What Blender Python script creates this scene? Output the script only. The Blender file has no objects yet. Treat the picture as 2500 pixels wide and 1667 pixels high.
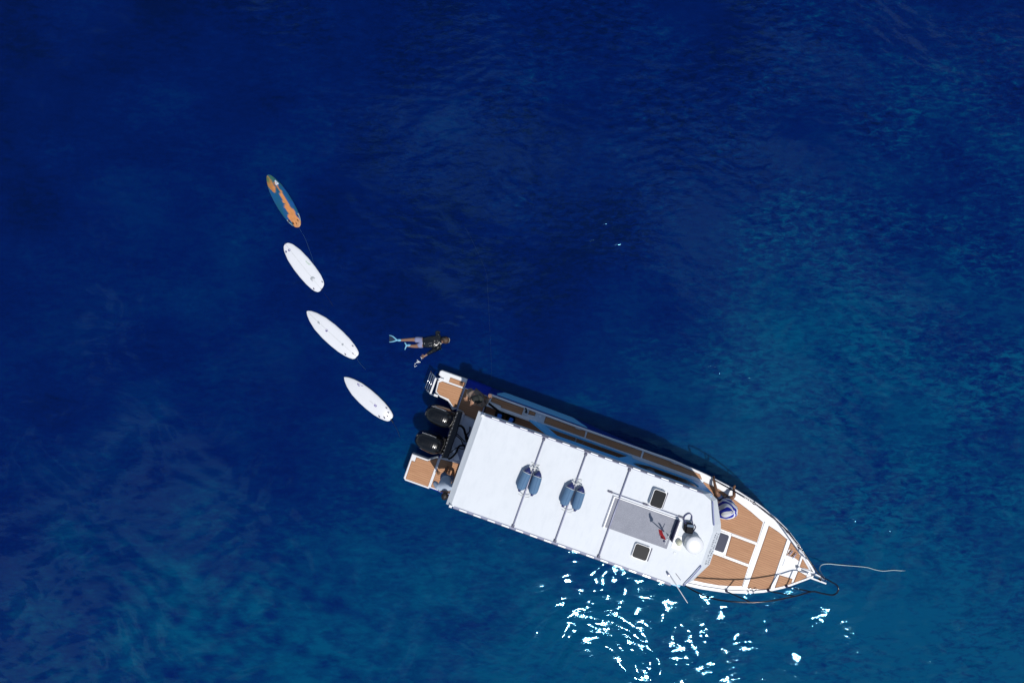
import bpy, bmesh, math, random
import numpy as np
from mathutils import Vector, Matrix
from mathutils.geometry import tessellate_polygon

random.seed(7)
SC = bpy.context.scene
COL = SC.collection
R = math.radians

# ------------------------------------------------------------------ camera
CAM_H = 19.4
cam_d = bpy.data.cameras.new('camera')
cam_d.sensor_width = 36.0
cam_d.lens = 24.0
cam_d.clip_end = 6000.0
cam = bpy.data.objects.new('camera', cam_d)
cam.location = (0, 0, CAM_H)
COL.objects.link(cam)
SC.camera = cam

# ------------------------------------------------------------------ sky and sun
SUN_DIR = Vector((0.192, -0.36, 1.0)).normalized()
world = bpy.data.worlds.new('World')
SC.world = world
world.use_nodes = True
wn, wl = world.node_tree.nodes, world.node_tree.links
wn.clear()
w_out = wn.new('ShaderNodeOutputWorld')
w_bg = wn.new('ShaderNodeBackground')
w_bg.inputs['Strength'].default_value = 0.075
w_sky = wn.new('ShaderNodeTexSky')
w_sky.sky_type = 'NISHITA'
w_sky.sun_disc = False
w_sky.sun_elevation = math.asin(SUN_DIR.z)
w_sky.sun_rotation = math.atan2(SUN_DIR.x, SUN_DIR.y)
w_sky.air_density = 1.0
w_sky.dust_density = 0.2
w_sky.ozone_density = 1.6
# unseen scattered fair-weather cumulus over the whole sky
CLOUD_SHIFT = 6.85  # set so the unseen clouds mirror in the water low left and right
w_tc = wn.new('ShaderNodeTexCoord')
w_sep = wn.new('ShaderNodeSeparateXYZ')
w_max = wn.new('ShaderNodeMath'); w_max.operation = 'MAXIMUM'; w_max.inputs[1].default_value = 0.12
w_div = wn.new('ShaderNodeVectorMath'); w_div.operation = 'DIVIDE'
w_cmb = wn.new('ShaderNodeCombineXYZ')
w_noise = wn.new('ShaderNodeTexNoise')
w_noise.inputs['Scale'].default_value = 2.2
w_noise.inputs['Detail'].default_value = 7.0
w_noise.inputs['Roughness'].default_value = 0.58
w_ramp = wn.new('ShaderNodeValToRGB')
w_ramp.color_ramp.elements[0].position = 0.53
w_ramp.color_ramp.elements[1].position = 0.60
w_mix = wn.new('ShaderNodeMixRGB')
w_mix.inputs['Color2'].default_value = (5.2, 6.1, 7.4, 1)
wl.new(w_tc.outputs['Generated'], w_sep.inputs[0])
wl.new(w_sep.outputs['Z'], w_max.inputs[0])
for i in range(3):
    wl.new(w_max.outputs[0], w_cmb.inputs[i])
wl.new(w_tc.outputs['Generated'], w_div.inputs[0])
wl.new(w_cmb.outputs[0], w_div.inputs[1])
w_off = wn.new('ShaderNodeVectorMath'); w_off.operation = 'ADD'; w_off.inputs[1].default_value = (0.0, 0.0, CLOUD_SHIFT)
wl.new(w_div.outputs[0], w_off.inputs[0])
wl.new(w_off.outputs[0], w_noise.inputs['Vector'])
wl.new(w_noise.outputs['Fac'], w_ramp.inputs['Fac'])
wl.new(w_ramp.outputs['Color'], w_mix.inputs['Fac'])
wl.new(w_sky.outputs['Color'], w_mix.inputs['Color1'])
wl.new(w_mix.outputs['Color'], w_bg.inputs['Color'])
wl.new(w_bg.outputs['Background'], w_out.inputs['Surface'])

sun_d = bpy.data.lights.new('sun', 'SUN')
sun_d.energy = 3.15
sun_d.angle = R(0.53)
sun_d.color = (1.0, 0.965, 0.92)
sun = bpy.data.objects.new('sun', sun_d)
sun.rotation_euler = SUN_DIR.to_track_quat('Z', 'Y').to_euler()
sun.location = SUN_DIR * 60
COL.objects.link(sun)

SC.view_settings.view_transform = 'Standard'
SC.view_settings.look = 'None'
SC.view_settings.exposure = 0.0
SC.view_settings.gamma = 1.0
SC.view_settings.use_curve_mapping = False
SC.render.engine = 'CYCLES'
SC.cycles.max_bounces = 6
SC.cycles.use_denoising = True
SC.cycles.sample_clamp_indirect = 4.0

# ------------------------------------------------------------------ materials
MATS = {}
def mat(name, col, rough=0.5, metal=0.0, vary=0.06, scale=6.0, coat=0.0, bump=0.0, bscale=60.0, spec=0.5):
    if name in MATS:
        return MATS[name]
    m = bpy.data.materials.new(name)
    m.use_nodes = True
    nt = m.node_tree
    b = nt.nodes['Principled BSDF']
    b.inputs['Roughness'].default_value = rough
    b.inputs['Metallic'].default_value = metal
    b.inputs['Coat Weight'].default_value = coat
    b.inputs['Coat Roughness'].default_value = 0.06
    b.inputs['Specular IOR Level'].default_value = spec
    tc = nt.nodes.new('ShaderNodeTexCoord')
    nz = nt.nodes.new('ShaderNodeTexNoise')
    nz.inputs['Scale'].default_value = scale
    nz.inputs['Detail'].default_value = 5
    nt.links.new(tc.outputs['Object'], nz.inputs['Vector'])
    mx = nt.nodes.new('ShaderNodeMixRGB')
    mx.inputs['Color1'].default_value = tuple(max(0, c * (1 - vary)) for c in col) + (1,)
    mx.inputs['Color2'].default_value = tuple(min(1, c * (1 + vary)) for c in col) + (1,)
    nt.links.new(nz.outputs['Fac'], mx.inputs['Fac'])
    nt.links.new(mx.outputs['Color'], b.inputs['Base Color'])
    if bump:
        n2 = nt.nodes.new('ShaderNodeTexNoise')
        n2.inputs['Scale'].default_value = bscale
        n2.inputs['Detail'].default_value = 4
        nt.links.new(tc.outputs['Object'], n2.inputs['Vector'])
        bp = nt.nodes.new('ShaderNodeBump')
        bp.inputs['Strength'].default_value = bump
        bp.inputs['Distance'].default_value = 0.01
        nt.links.new(n2.outputs['Fac'], bp.inputs['Height'])
        nt.links.new(bp.outputs['Normal'], b.inputs['Normal'])
    MATS[name] = m
    return m

def glass_mat(name, col, alpha, rough=0.05):
    m = bpy.data.materials.new(name)
    m.use_nodes = True
    nt = m.node_tree
    b = nt.nodes['Principled BSDF']
    b.inputs['Base Color'].default_value = (*col, 1)
    b.inputs['Roughness'].default_value = rough
    b.inputs['Alpha'].default_value = alpha
    MATS[name] = m
    return m

def attr_mat(name, rough=0.4, attr='paint', coat=0.0):
    m = bpy.data.materials.new(name)
    m.use_nodes = True
    nt = m.node_tree
    b = nt.nodes['Principled BSDF']
    b.inputs['Roughness'].default_value = rough
    b.inputs['Coat Weight'].default_value = coat
    a = nt.nodes.new('ShaderNodeVertexColor')
    a.layer_name = attr
    nt.links.new(a.outputs['Color'], b.inputs['Base Color'])
    MATS[name] = m
    return m

GEL = mat('gelcoat_white', (0.79, 0.80, 0.82), 0.38, vary=0.025, scale=2.0, coat=0.08)
GELM = mat('roof_paint_white', (0.70, 0.735, 0.775), 0.55, vary=0.05, scale=1.1, bump=0.9, bscale=2.2)
def _stains(m, lo=0.60, hi=0.80, amount=0.16):
    # faint salt runs and scuffs on the paint
    nt = m.node_tree; b = nt.nodes['Principled BSDF']
    src = b.inputs['Base Color'].links[0].from_socket
    tc = nt.nodes.new('ShaderNodeTexCoord'); mp = nt.nodes.new('ShaderNodeMapping'); nz = nt.nodes.new('ShaderNodeTexNoise')
    mp.inputs['Scale'].default_value = (2.2, 0.8, 1)
    nz.inputs['Scale'].default_value = 3.2; nz.inputs['Detail'].default_value = 8; nz.inputs['Roughness'].default_value = 0.68
    rp = nt.nodes.new('ShaderNodeValToRGB')
    rp.color_ramp.elements[0].position = lo - 0.12; rp.color_ramp.elements[0].color = (0, 0, 0, 1)
    rp.color_ramp.elements[1].position = hi; rp.color_ramp.elements[1].color = (amount,) * 3 + (1,)
    mx = nt.nodes.new('ShaderNodeMixRGB'); mx.inputs['Color2'].default_value = (0.30, 0.36, 0.42, 1)
    nt.links.new(tc.outputs['Object'], mp.inputs[0]); nt.links.new(mp.outputs[0], nz.inputs['Vector'])
    nt.links.new(nz.outputs['Fac'], rp.inputs[0]); nt.links.new(rp.outputs[0], mx.inputs['Fac'])
    nt.links.new(src, mx.inputs['Color1']); nt.links.new(mx.outputs[0], b.inputs['Base Color'])
_stains(GELM)
GREY = mat('pale_grey_paint', (0.62, 0.66, 0.70), 0.45)
BLUE = mat('hull_blue_paint', (0.004, 0.022, 0.36), 0.28, vary=0.1, coat=0.3)
LBLUE = mat('light_blue_graphic', (0.19, 0.58, 0.92), 0.35, vary=0.08, scale=14)
CBLUE = mat('cabin_blue_paint', (0.10, 0.50, 0.95), 0.4, vary=0.08, scale=3)
CAULK = mat('deck_caulk', (0.27, 0.13, 0.07), 0.7)
STEEL = mat('stainless_steel', (0.55, 0.58, 0.64), 0.2, metal=1.0)
DSTEEL = mat('dark_polished_tube', (0.007, 0.010, 0.024), 0.12, spec=0.3)
BLACK = mat('black_gloss', (0.006, 0.0065, 0.008), 0.24, coat=0.25, vary=0.25, scale=9, bump=0.02, bscale=120)
COWL = mat('cowling_black', (0.005, 0.0055, 0.007), 0.2, coat=0.2, vary=0.25, scale=9)
def _ribs(m):
    nt = m.node_tree; b = nt.nodes['Principled BSDF']
    tc = nt.nodes.new('ShaderNodeTexCoord'); wv = nt.nodes.new('ShaderNodeTexWave'); bp = nt.nodes.new('ShaderNodeBump')
    wv.bands_direction = 'X'; wv.inputs['Scale'].default_value = 5.2; wv.inputs['Distortion'].default_value = 0.6
    bp.inputs['Strength'].default_value = 0.35; bp.inputs['Distance'].default_value = 0.004
    nt.links.new(tc.outputs['Object'], wv.inputs['Vector']); nt.links.new(wv.outputs['Fac'], bp.inputs['Height'])
    nt.links.new(bp.outputs['Normal'], b.inputs['Normal'])
_ribs(COWL)
RUBBER = mat('black_rubber', (0.007, 0.007, 0.010), 0.6, vary=0.2, spec=0.12)
NAVY = mat('navy_trim', (0.02, 0.025, 0.09), 0.5)
LAV = mat('anodised_bar', (0.33, 0.34, 0.47), 0.4, metal=0.2)
TINT = mat('tinted_acrylic', (0.006, 0.009, 0.014), 0.3, vary=0.35, scale=22, spec=0.03)
CHAR = mat('charcoal_hatch', (0.055, 0.062, 0.10), 0.3, vary=0.25, scale=40, spec=0.04)
ROPEW = mat('white_rope', (0.75, 0.77, 0.76), 0.8, vary=0.12, scale=40)
GLASS = glass_mat('smoked_window', (0.02, 0.03, 0.04), 0.28)
SCREEN = glass_mat('windscreen_glass', (0.01, 0.015, 0.02), 0.92)
SKIN_T = mat('skin_tan', (0.44, 0.24, 0.15), 0.5, vary=0.12, scale=12)
SKIN_D = mat('skin_brown', (0.22, 0.105, 0.055), 0.5, vary=0.15, scale=12)
HAIRD = mat('hair_dark', (0.014, 0.011, 0.010), 0.5, vary=0.5, scale=60, bump=0.6, bscale=90)
HAIRB = mat('hair_sandy', (0.075, 0.042, 0.026), 0.5, vary=0.5, scale=45, bump=0.7, bscale=80)
KHAKI = mat('khaki_cushion', (0.34, 0.29, 0.17), 0.8, vary=0.15)

def teak_mat():
    m = bpy.data.materials.new('synthetic_teak')
    m.use_nodes = True
    nt = m.node_tree
    b = nt.nodes['Principled BSDF']
    b.inputs['Roughness'].default_value = 0.62
    tc = nt.nodes.new('ShaderNodeTexCoord')
    mp = nt.nodes.new('ShaderNodeMapping')
    mp.inputs['Scale'].default_value = (1.2, 26, 10)
    nz = nt.nodes.new('ShaderNodeTexNoise')
    nz.inputs['Scale'].default_value = 2.2
    nz.inputs['Detail'].default_value = 5
    rp = nt.nodes.new('ShaderNodeValToRGB')
    rp.color_ramp.elements[0].position = 0.3
    rp.color_ramp.elements[0].color = (0.43, 0.200, 0.090, 1)
    rp.color_ramp.elements[1].position = 0.7
    rp.color_ramp.elements[1].color = (0.55, 0.285, 0.140, 1)
    nt.links.new(tc.outputs['Object'], mp.inputs[0])
    nt.links.new(mp.outputs[0], nz.inputs['Vector'])
    nt.links.new(nz.outputs['Fac'], rp.inputs[0])
    nt.links.new(rp.outputs[0], b.inputs['Base Color'])
    MATS['teak'] = m
    return m
TEAK = teak_mat()

def mesh_mat():
    m = bpy.data.materials.new('grey_woven_mat')
    m.use_nodes = True
    nt = m.node_tree
    b = nt.nodes['Principled BSDF']
    b.inputs['Roughness'].default_value = 0.85
    tc = nt.nodes.new('ShaderNodeTexCoord')
    vr = nt.nodes.new('ShaderNodeTexVoronoi')
    vr.inputs['Scale'].default_value = 48
    nz = nt.nodes.new('ShaderNodeTexNoise')
    nz.inputs['Scale'].default_value = 3.5
    nz.inputs['Detail'].default_value = 4
    rp = nt.nodes.new('ShaderNodeValToRGB')
    rp.color_ramp.elements[0].color = (0.19, 0.20, 0.235, 1)
    rp.color_ramp.elements[1].color = (0.40, 0.41, 0.47, 1)
    mm = nt.nodes.new('ShaderNodeMath'); mm.operation = 'ADD'
    m2 = nt.nodes.new('ShaderNodeMath'); m2.operation = 'MULTIPLY'; m2.inputs[1].default_value = 0.55
    nt.links.new(tc.outputs['Object'], vr.inputs['Vector'])
    nt.links.new(tc.outputs['Object'], nz.inputs['Vector'])
    nt.links.new(vr.outputs['Distance'], mm.inputs[0])
    nt.links.new(nz.outputs['Fac'], mm.inputs[1])
    nt.links.new(mm.outputs[0], m2.inputs[0])
    nt.links.new(m2.outputs[0], rp.inputs[0])
    nt.links.new(rp.outputs[0], b.inputs['Base Color'])
    return m
WOVEN = mesh_mat()

# ------------------------------------------------------------------ mesh helpers
class MB:
    def __init__(s):
        s.v, s.f, s.sm = [], [], []
    def add(s, vs, fs, smooth=False):
        o = len(s.v)
        s.v += [tuple(p) for p in vs]
        s.f += [tuple(i + o for i in f) for f in fs]
        s.sm += [smooth] * len(fs)
        return s
    def box(s, x0, x1, y0, y1, z0, z1, rz=0.0):
        cx, cy = (x0 + x1) / 2, (y0 + y1) / 2
        c, n = math.cos(rz), math.sin(rz)
        vs = []
        for z in (z0, z1):
            for x, y in ((x0, y0), (x1, y0), (x1, y1), (x0, y1)):
                dx, dy = x - cx, y - cy
                vs.append((cx + dx * c - dy * n, cy + dx * n + dy * c, z))
        return s.add(vs, [(3, 2, 1, 0), (4, 5, 6, 7), (0, 1, 5, 4), (1, 2, 6, 5), (2, 3, 7, 6), (3, 0, 4, 7)])
    def prism(s, poly, z0, z1, bev=0.0):
        """closed extrusion of a 2-D outline; z1 may be a function of (x, y)"""
        if area(poly) < 0:
            poly = poly[::-1]
        n = len(poly)
        zt = z1 if callable(z1) else (lambda x, y: z1)
        zb = z0 if callable(z0) else (lambda x, y: z0)
        vs = [(x, y, zb(x, y)) for x, y in poly]
        fs = []
        if bev:
            cx = sum(p[0] for p in poly) / n; cy = sum(p[1] for p in poly) / n
            ins = inset(poly, bev)
            vs += [(x, y, zt(x, y) - bev) for x, y in poly] + [(x, y, zt(x, y)) for x, y in ins]
            for k in range(2):
                for i in range(n):
                    j = (i + 1) % n
                    fs.append((k * n + i, k * n + j, (k + 1) * n + j, (k + 1) * n + i))
            top = 2 * n
        else:
            vs += [(x, y, zt(x, y)) for x, y in poly]
            for i in range(n):
                j = (i + 1) % n
                fs.append((i, j, n + j, n + i))
            top = n
        fs.append(tuple(range(n - 1, -1, -1)))
        fs.append(tuple(range(top, top + n)))
        return s.add(vs, fs)
    def tube(s, path, r, n=8, cap=True):
        P = [Vector(p) for p in path]
        rr = r if isinstance(r, (list, tuple)) else [r] * len(P)
        rings, up = [], None
        for i, p in enumerate(P):
            t = (P[min(i + 1, len(P) - 1)] - P[max(i - 1, 0)])
            t = t.normalized() if t.length > 1e-9 else Vector((0, 0, 1))
            if up is None:
                up = Vector((0, 0, 1)) if abs(t.z) < 0.9 else Vector((1, 0, 0))
            a = t.cross(up)
            a = a.normalized() if a.length > 1e-6 else t.orthogonal().normalized()
            b = a.cross(t).normalized()
            up = b
            rings.append([p + (a * math.cos(2 * math.pi * k / n) + b * math.sin(2 * math.pi * k / n)) * rr[i] for k in range(n)])
        vs = [q for g in rings for q in g]
        fs = []
        for i in range(len(P) - 1):
            for k in range(n):
                l = (k + 1) % n
                fs.append((i * n + k, i * n + l, (i + 1) * n + l, (i + 1) * n + k))
        s.add(vs, fs, True)
        if cap:
            o = len(s.v) - len(vs)
            s.f.append(tuple(o + k for k in range(n - 1, -1, -1))); s.sm.append(False)
            e = o + (len(P) - 1) * n
            s.f.append(tuple(e + k for k in range(n))); s.sm.append(False)
        return s
    def loft(s, rings, smooth=True, cap=True):
        n = len(rings[0])
        vs = [q for g in rings for q in g]
        fs = []
        for i in range(len(rings) - 1):
            for k in range(n):
                l = (k + 1) % n
                fs.append((i * n + k, i * n + l, (i + 1) * n + l, (i + 1) * n + k))
        s.add(vs, fs, smooth)
        if cap:
            o = len(s.v) - len(vs)
            s.f.append(tuple(o + k for k in range(n - 1, -1, -1))); s.sm.append(smooth)
            e = o + (len(rings) - 1) * n
            s.f.append(tuple(e + k for k in range(n))); s.sm.append(smooth)
        return s
    def ellipsoid(s, c, r, nu=16, nv=10, M=None):
        rings = []
        for i in range(1, nv):
            a = math.pi * i / nv
            rings.append([(math.sin(a) * math.cos(2 * math.pi * k / nu), math.sin(a) * math.sin(2 * math.pi * k / nu), -math.cos(a)) for k in range(nu)])
        vs = [(0, 0, -1)] + [q for g in rings for q in g] + [(0, 0, 1)]
        fs = [(0, 1 + (k + 1) % nu, 1 + k) for k in range(nu)]
        for i in range(nv - 2):
            for k in range(nu):
                l = (k + 1) % nu
                fs.append((1 + i * nu + k, 1 + i * nu + l, 1 + (i + 1) * nu + l, 1 + (i + 1) * nu + k))
        e = 1 + (nv - 2) * nu
        fs += [(e + k, e + (k + 1) % nu, len(vs) - 1) for k in range(nu)]
        out = []
        for v in vs:
            p = Vector((v[0] * r[0], v[1] * r[1], v[2] * r[2]))
            if M is not None:
                p = M @ p
            out.append(p + Vector(c))
        return s.add(out, fs, True)
    def build(s, name, m, parent=None, kind=None):
        me = bpy.data.meshes.new(name)
        me.from_pydata(s.v, [], s.f)
        me.polygons.foreach_set('use_smooth', s.sm)
        me.materials.append(m)
        me.update()
        return link(name, me, parent, kind)

def link(name, me, parent=None, kind=None):
    o = bpy.data.objects.new(name, me)
    COL.objects.link(o)
    if parent is not None:
        o.parent = parent
    if kind:
        o['kind'] = kind
    return o

def area(p):
    return 0.5 * sum(p[i][0] * p[(i + 1) % len(p)][1] - p[(i + 1) % len(p)][0] * p[i][1] for i in range(len(p)))

def inset(poly, d):
    n = len(poly); out = []
    for i in range(n):
        a, b, c = Vector(poly[i - 1]), Vector(poly[i]), Vector(poly[(i + 1) % n])
        e1, e2 = (b - a).normalized(), (c - b).normalized()
        n1, n2 = Vector((-e1.y, e1.x)), Vector((-e2.y, e2.x))
        m = n1 + n2
        m = m / max(0.35, m.dot(n1)) if m.length > 1e-6 else n1
        out.append((b.x + m.x * d, b.y + m.y * d))
    return out

def rrect(x0, x1, y0, y1, r, n=4, rz=0.0):
    pts = []
    for cx, cy, a0 in ((x1 - r, y1 - r, 0), (x0 + r, y1 - r, 90), (x0 + r, y0 + r, 180), (x1 - r, y0 + r, 270)):
        for k in range(n + 1):
            a = R(a0 + 90 * k / n)
            pts.append((cx + r * math.cos(a), cy + r * math.sin(a)))
    if rz:
        mx, my = (x0 + x1) / 2, (y0 + y1) / 2
        c, s = math.cos(rz), math.sin(rz)
        pts = [(mx + (x - mx) * c - (y - my) * s, my + (x - mx) * s + (y - my) * c) for x, y in pts]
    return pts

def clip(poly, axis, val, keep_less):
    out = []
    for i in range(len(poly)):
        a, b = poly[i], poly[(i + 1) % len(poly)]
        ia = (a[axis] <= val) if keep_less else (a[axis] >= val)
        ib = (b[axis] <= val) if keep_less else (b[axis] >= val)
        if ia:
            out.append(a)
        if ia != ib:
            t = (val - a[axis]) / (b[axis] - a[axis])
            out.append((a[0] + (b[0] - a[0]) * t, a[1] + (b[1] - a[1]) * t))
    return out

def smooth_path(pts, n=6):
    P = [Vector(p) for p in pts]
    out = []
    for i in range(len(P) - 1):
        p0, p1, p2, p3 = P[max(i - 1, 0)], P[i], P[i + 1], P[min(i + 2, len(P) - 1)]
        for k in range(n):
            t = k / n
            out.append(0.5 * ((2 * p1) + (p2 - p0) * t + (2 * p0 - 5 * p1 + 4 * p2 - p3) * t * t + (3 * p1 - p0 - 3 * p2 + p3) * t ** 3))
    out.append(P[-1])
    return out

def empty(name, loc, rz=0.0, label=None, cat=None, group=None):
    o = bpy.data.objects.new(name, None)
    o.empty_display_size = 0.2
    COL.objects.link(o)
    o.location = loc
    o.rotation_euler = (0, 0, rz)
    tag(o, label, cat, group)
    return o

def tag(o, label=None, cat=None, group=None, kind=None):
    if label: o['label'] = label
    if cat: o['category'] = cat
    if group: o['group'] = group
    if kind: o['kind'] = kind
    return o

def interp(x, xs, ys):
    return float(np.interp(x, xs, ys))

# ------------------------------------------------------------------ sea
def build_sea():
    rng = np.random.default_rng(11)
    X0, X1, Y0, Y1, d = -17.6, 17.6, -12.4, 12.4, 0.045
    nx, ny = int((X1 - X0) / d) + 1, int((Y1 - Y0) / d) + 1
    xs = np.linspace(X0, X1, nx); ys = np.linspace(Y0, Y1, ny)
    gx, gy = np.meshgrid(xs, ys)
    def field(waves):
        h = np.zeros_like(gx)
        for L, th, slope, ph in waves:
            k = 2 * math.pi / L
            h += (slope / k) * np.sin(k * (gx * math.cos(th) + gy * math.sin(th)) + ph)
        return h
    def waves(n, L0, L1, th0, spread, slope):
        out = []
        for i in range(n):
            L = L0 * (L1 / L0) ** rng.random()
            out.append((L, R(th0) + R(spread) * rng.standard_normal(), slope * math.sqrt(2.0 / n) * (0.6 + 0.8 * rng.random()), rng.random() * 6.283))
        return out
    def soft(scale, seed):
        r2 = np.random.default_rng(seed)
        h = np.zeros_like(gx)
        for i in range(10):
            L = scale * (0.6 + 1.4 * r2.random()); th = r2.random() * 6.283
            h += np.sin(2 * math.pi / L * (gx * math.cos(th) + gy * math.sin(th)) + r2.random() * 6.283)
        return h / math.sqrt(5)
    # domain warp so that crests wander
    wx = 0.35 * soft(4.0, 3); wy = 0.35 * soft(4.0, 4)
    bx, by = gx, gy
    swell = field(waves(9, 2.6, 7.0, 62, 16, 0.030))
    gx = bx + wx; gy = by + wy
    chop = field(waves(30, 0.55, 1.9, 80, 46, 0.046))
    gx = bx + 0.5 * wx; gy = by + 0.6 * wy
    rip = field(waves(44, 0.17, 0.55, 86, 20, 0.085))
    gx, gy = bx, by
    # wind texture: calm slick up on the left, rippled towards the right and the bow
    east = 1 / (1 + np.exp(-(bx + 0.35 * by + 1.0) / 2.2))
    south = 1 / (1 + np.exp((by + 4.6) / 1.7))
    gust = np.clip(0.66 + 0.20 * soft(3.2, 8), 0.15, 1.3)
    m_rip = (0.14 + 0.62 * east) * gust + 0.24 * south
    m_chop = 0.27 + 0.13 * east + 1.1 * south
    # sheltered water in the lee of the hull
    a = math.atan2(0.335, 0.942)
    lu = (bx - 3.2) * math.cos(a) - (by + 1.2) * math.sin(a); lv = (bx - 3.2) * math.sin(a) + (by + 1.2) * math.cos(a)
    lee = np.exp(-(lu / 5.0) ** 2 - (lv / 3.2) ** 2)
    m_rip *= 1 - 0.70 * lee; m_chop *= 1 - 0.70 * lee; swell = swell * (1 - 0.4 * lee)
    wind = m_rip * (1 - 0.55 * south)
    h = swell + chop * m_chop + rip * m_rip
    # small ring waves spreading from the swimmer's head
    for cx, cy, amp, L in ((-1.85, -0.05, 0.0045, 0.26), (-2.5, -0.42, 0.003, 0.2)):
        rr = np.hypot(bx - cx, by - cy)
        h += amp * np.cos(2 * math.pi * rr / L) * np.exp(-((rr - 0.55) / 0.4) ** 2) * np.clip(0.5 + 0.6 * np.sin(np.arctan2(by - cy, bx - cx) * 1.0 - 1.2 + 1.2 * rr), 0, 1)
    ex = np.clip(np.minimum(bx - X0, X1 - bx) / 1.6, 0, 1); ey = np.clip(np.minimum(by - Y0, Y1 - by) / 1.6, 0, 1)
    fade = ex * ey
    fade[0, :] = 0; fade[-1, :] = 0; fade[:, 0] = 0; fade[:, -1] = 0
    h *= fade
    co = np.stack([bx, by, h], -1).reshape(-1, 3)
    idx = np.arange(nx * ny).reshape(ny, nx)
    quads = np.stack([idx[:-1, :-1], idx[:-1, 1:], idx[1:, 1:], idx[1:, :-1]], -1).reshape(-1, 4)
    big = 2600.0
    outer = np.array([[-big, -big, 0], [big, -big, 0], [big, big, 0], [-big, big, 0]], float)
    nb = len(co)
    co = np.vstack([co, outer])
    c00, c10, c11, c01 = idx[0, 0], idx[0, -1], idx[-1, -1], idx[-1, 0]
    faces_extra = []
    # skirts out to the horizon share the border vertices of the fine sheet
    faces_extra.append([nb, nb + 1] + list(idx[0, ::-1]))
    faces_extra.append([nb + 1, nb + 2] + list(idx[::-1, -1]))
    faces_extra.append([nb + 2, nb + 3] + list(idx[-1, :]))
    faces_extra.append([nb + 3, nb] + list(idx[:, 0]))
    me = bpy.data.meshes.new('sea')
    nq = len(quads)
    loops = np.concatenate([quads.ravel()] + [np.array(f) for f in faces_extra])
    me.vertices.add(len(co)); me.vertices.foreach_set('co', co.astype(np.float32).ravel())
    me.loops.add(len(loops)); me.loops.foreach_set('vertex_index', loops.astype(np.int32))
    me.polygons.add(nq + 4)
    starts = list(np.arange(nq) * 4); p = nq * 4
    for f in faces_extra:
        starts.append(p); p += len(f)
    me.polygons.foreach_set('loop_start', np.array(starts, np.int32))
    me.update(calc_edges=True)
    me.polygons.foreach_set('use_smooth', np.ones(nq + 4, bool))
    me.validate()
    # depth of the bottom: deep pool above the stern, sandy shallows towards the bow and the lower edge, plus sky-reflection patches painted low on the left
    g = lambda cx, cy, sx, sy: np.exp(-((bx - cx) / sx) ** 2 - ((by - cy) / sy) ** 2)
    shelf_and_reflections = (0.34 + 0.013 * bx - 0.028 * by + 0.045 * soft(5.0, 21) + 0.04 * soft(2.2, 22)
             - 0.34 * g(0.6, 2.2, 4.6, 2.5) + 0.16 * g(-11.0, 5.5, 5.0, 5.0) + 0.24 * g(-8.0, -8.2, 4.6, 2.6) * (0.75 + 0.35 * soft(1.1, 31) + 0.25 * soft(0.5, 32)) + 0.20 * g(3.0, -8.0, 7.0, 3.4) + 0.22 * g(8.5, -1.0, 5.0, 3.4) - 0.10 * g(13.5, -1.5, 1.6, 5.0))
    ad = me.attributes.new('shelf_and_reflections', 'FLOAT', 'POINT')
    ad.data.foreach_set('value', np.concatenate([shelf_and_reflections.ravel(), np.full(4, 0.4)]).astype(np.float32))
    at = me.attributes.new('wind', 'FLOAT', 'POINT')
    at.data.foreach_set('value', np.concatenate([wind.ravel(), np.full(4, 0.6)]).astype(np.float32))
    return me

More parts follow.
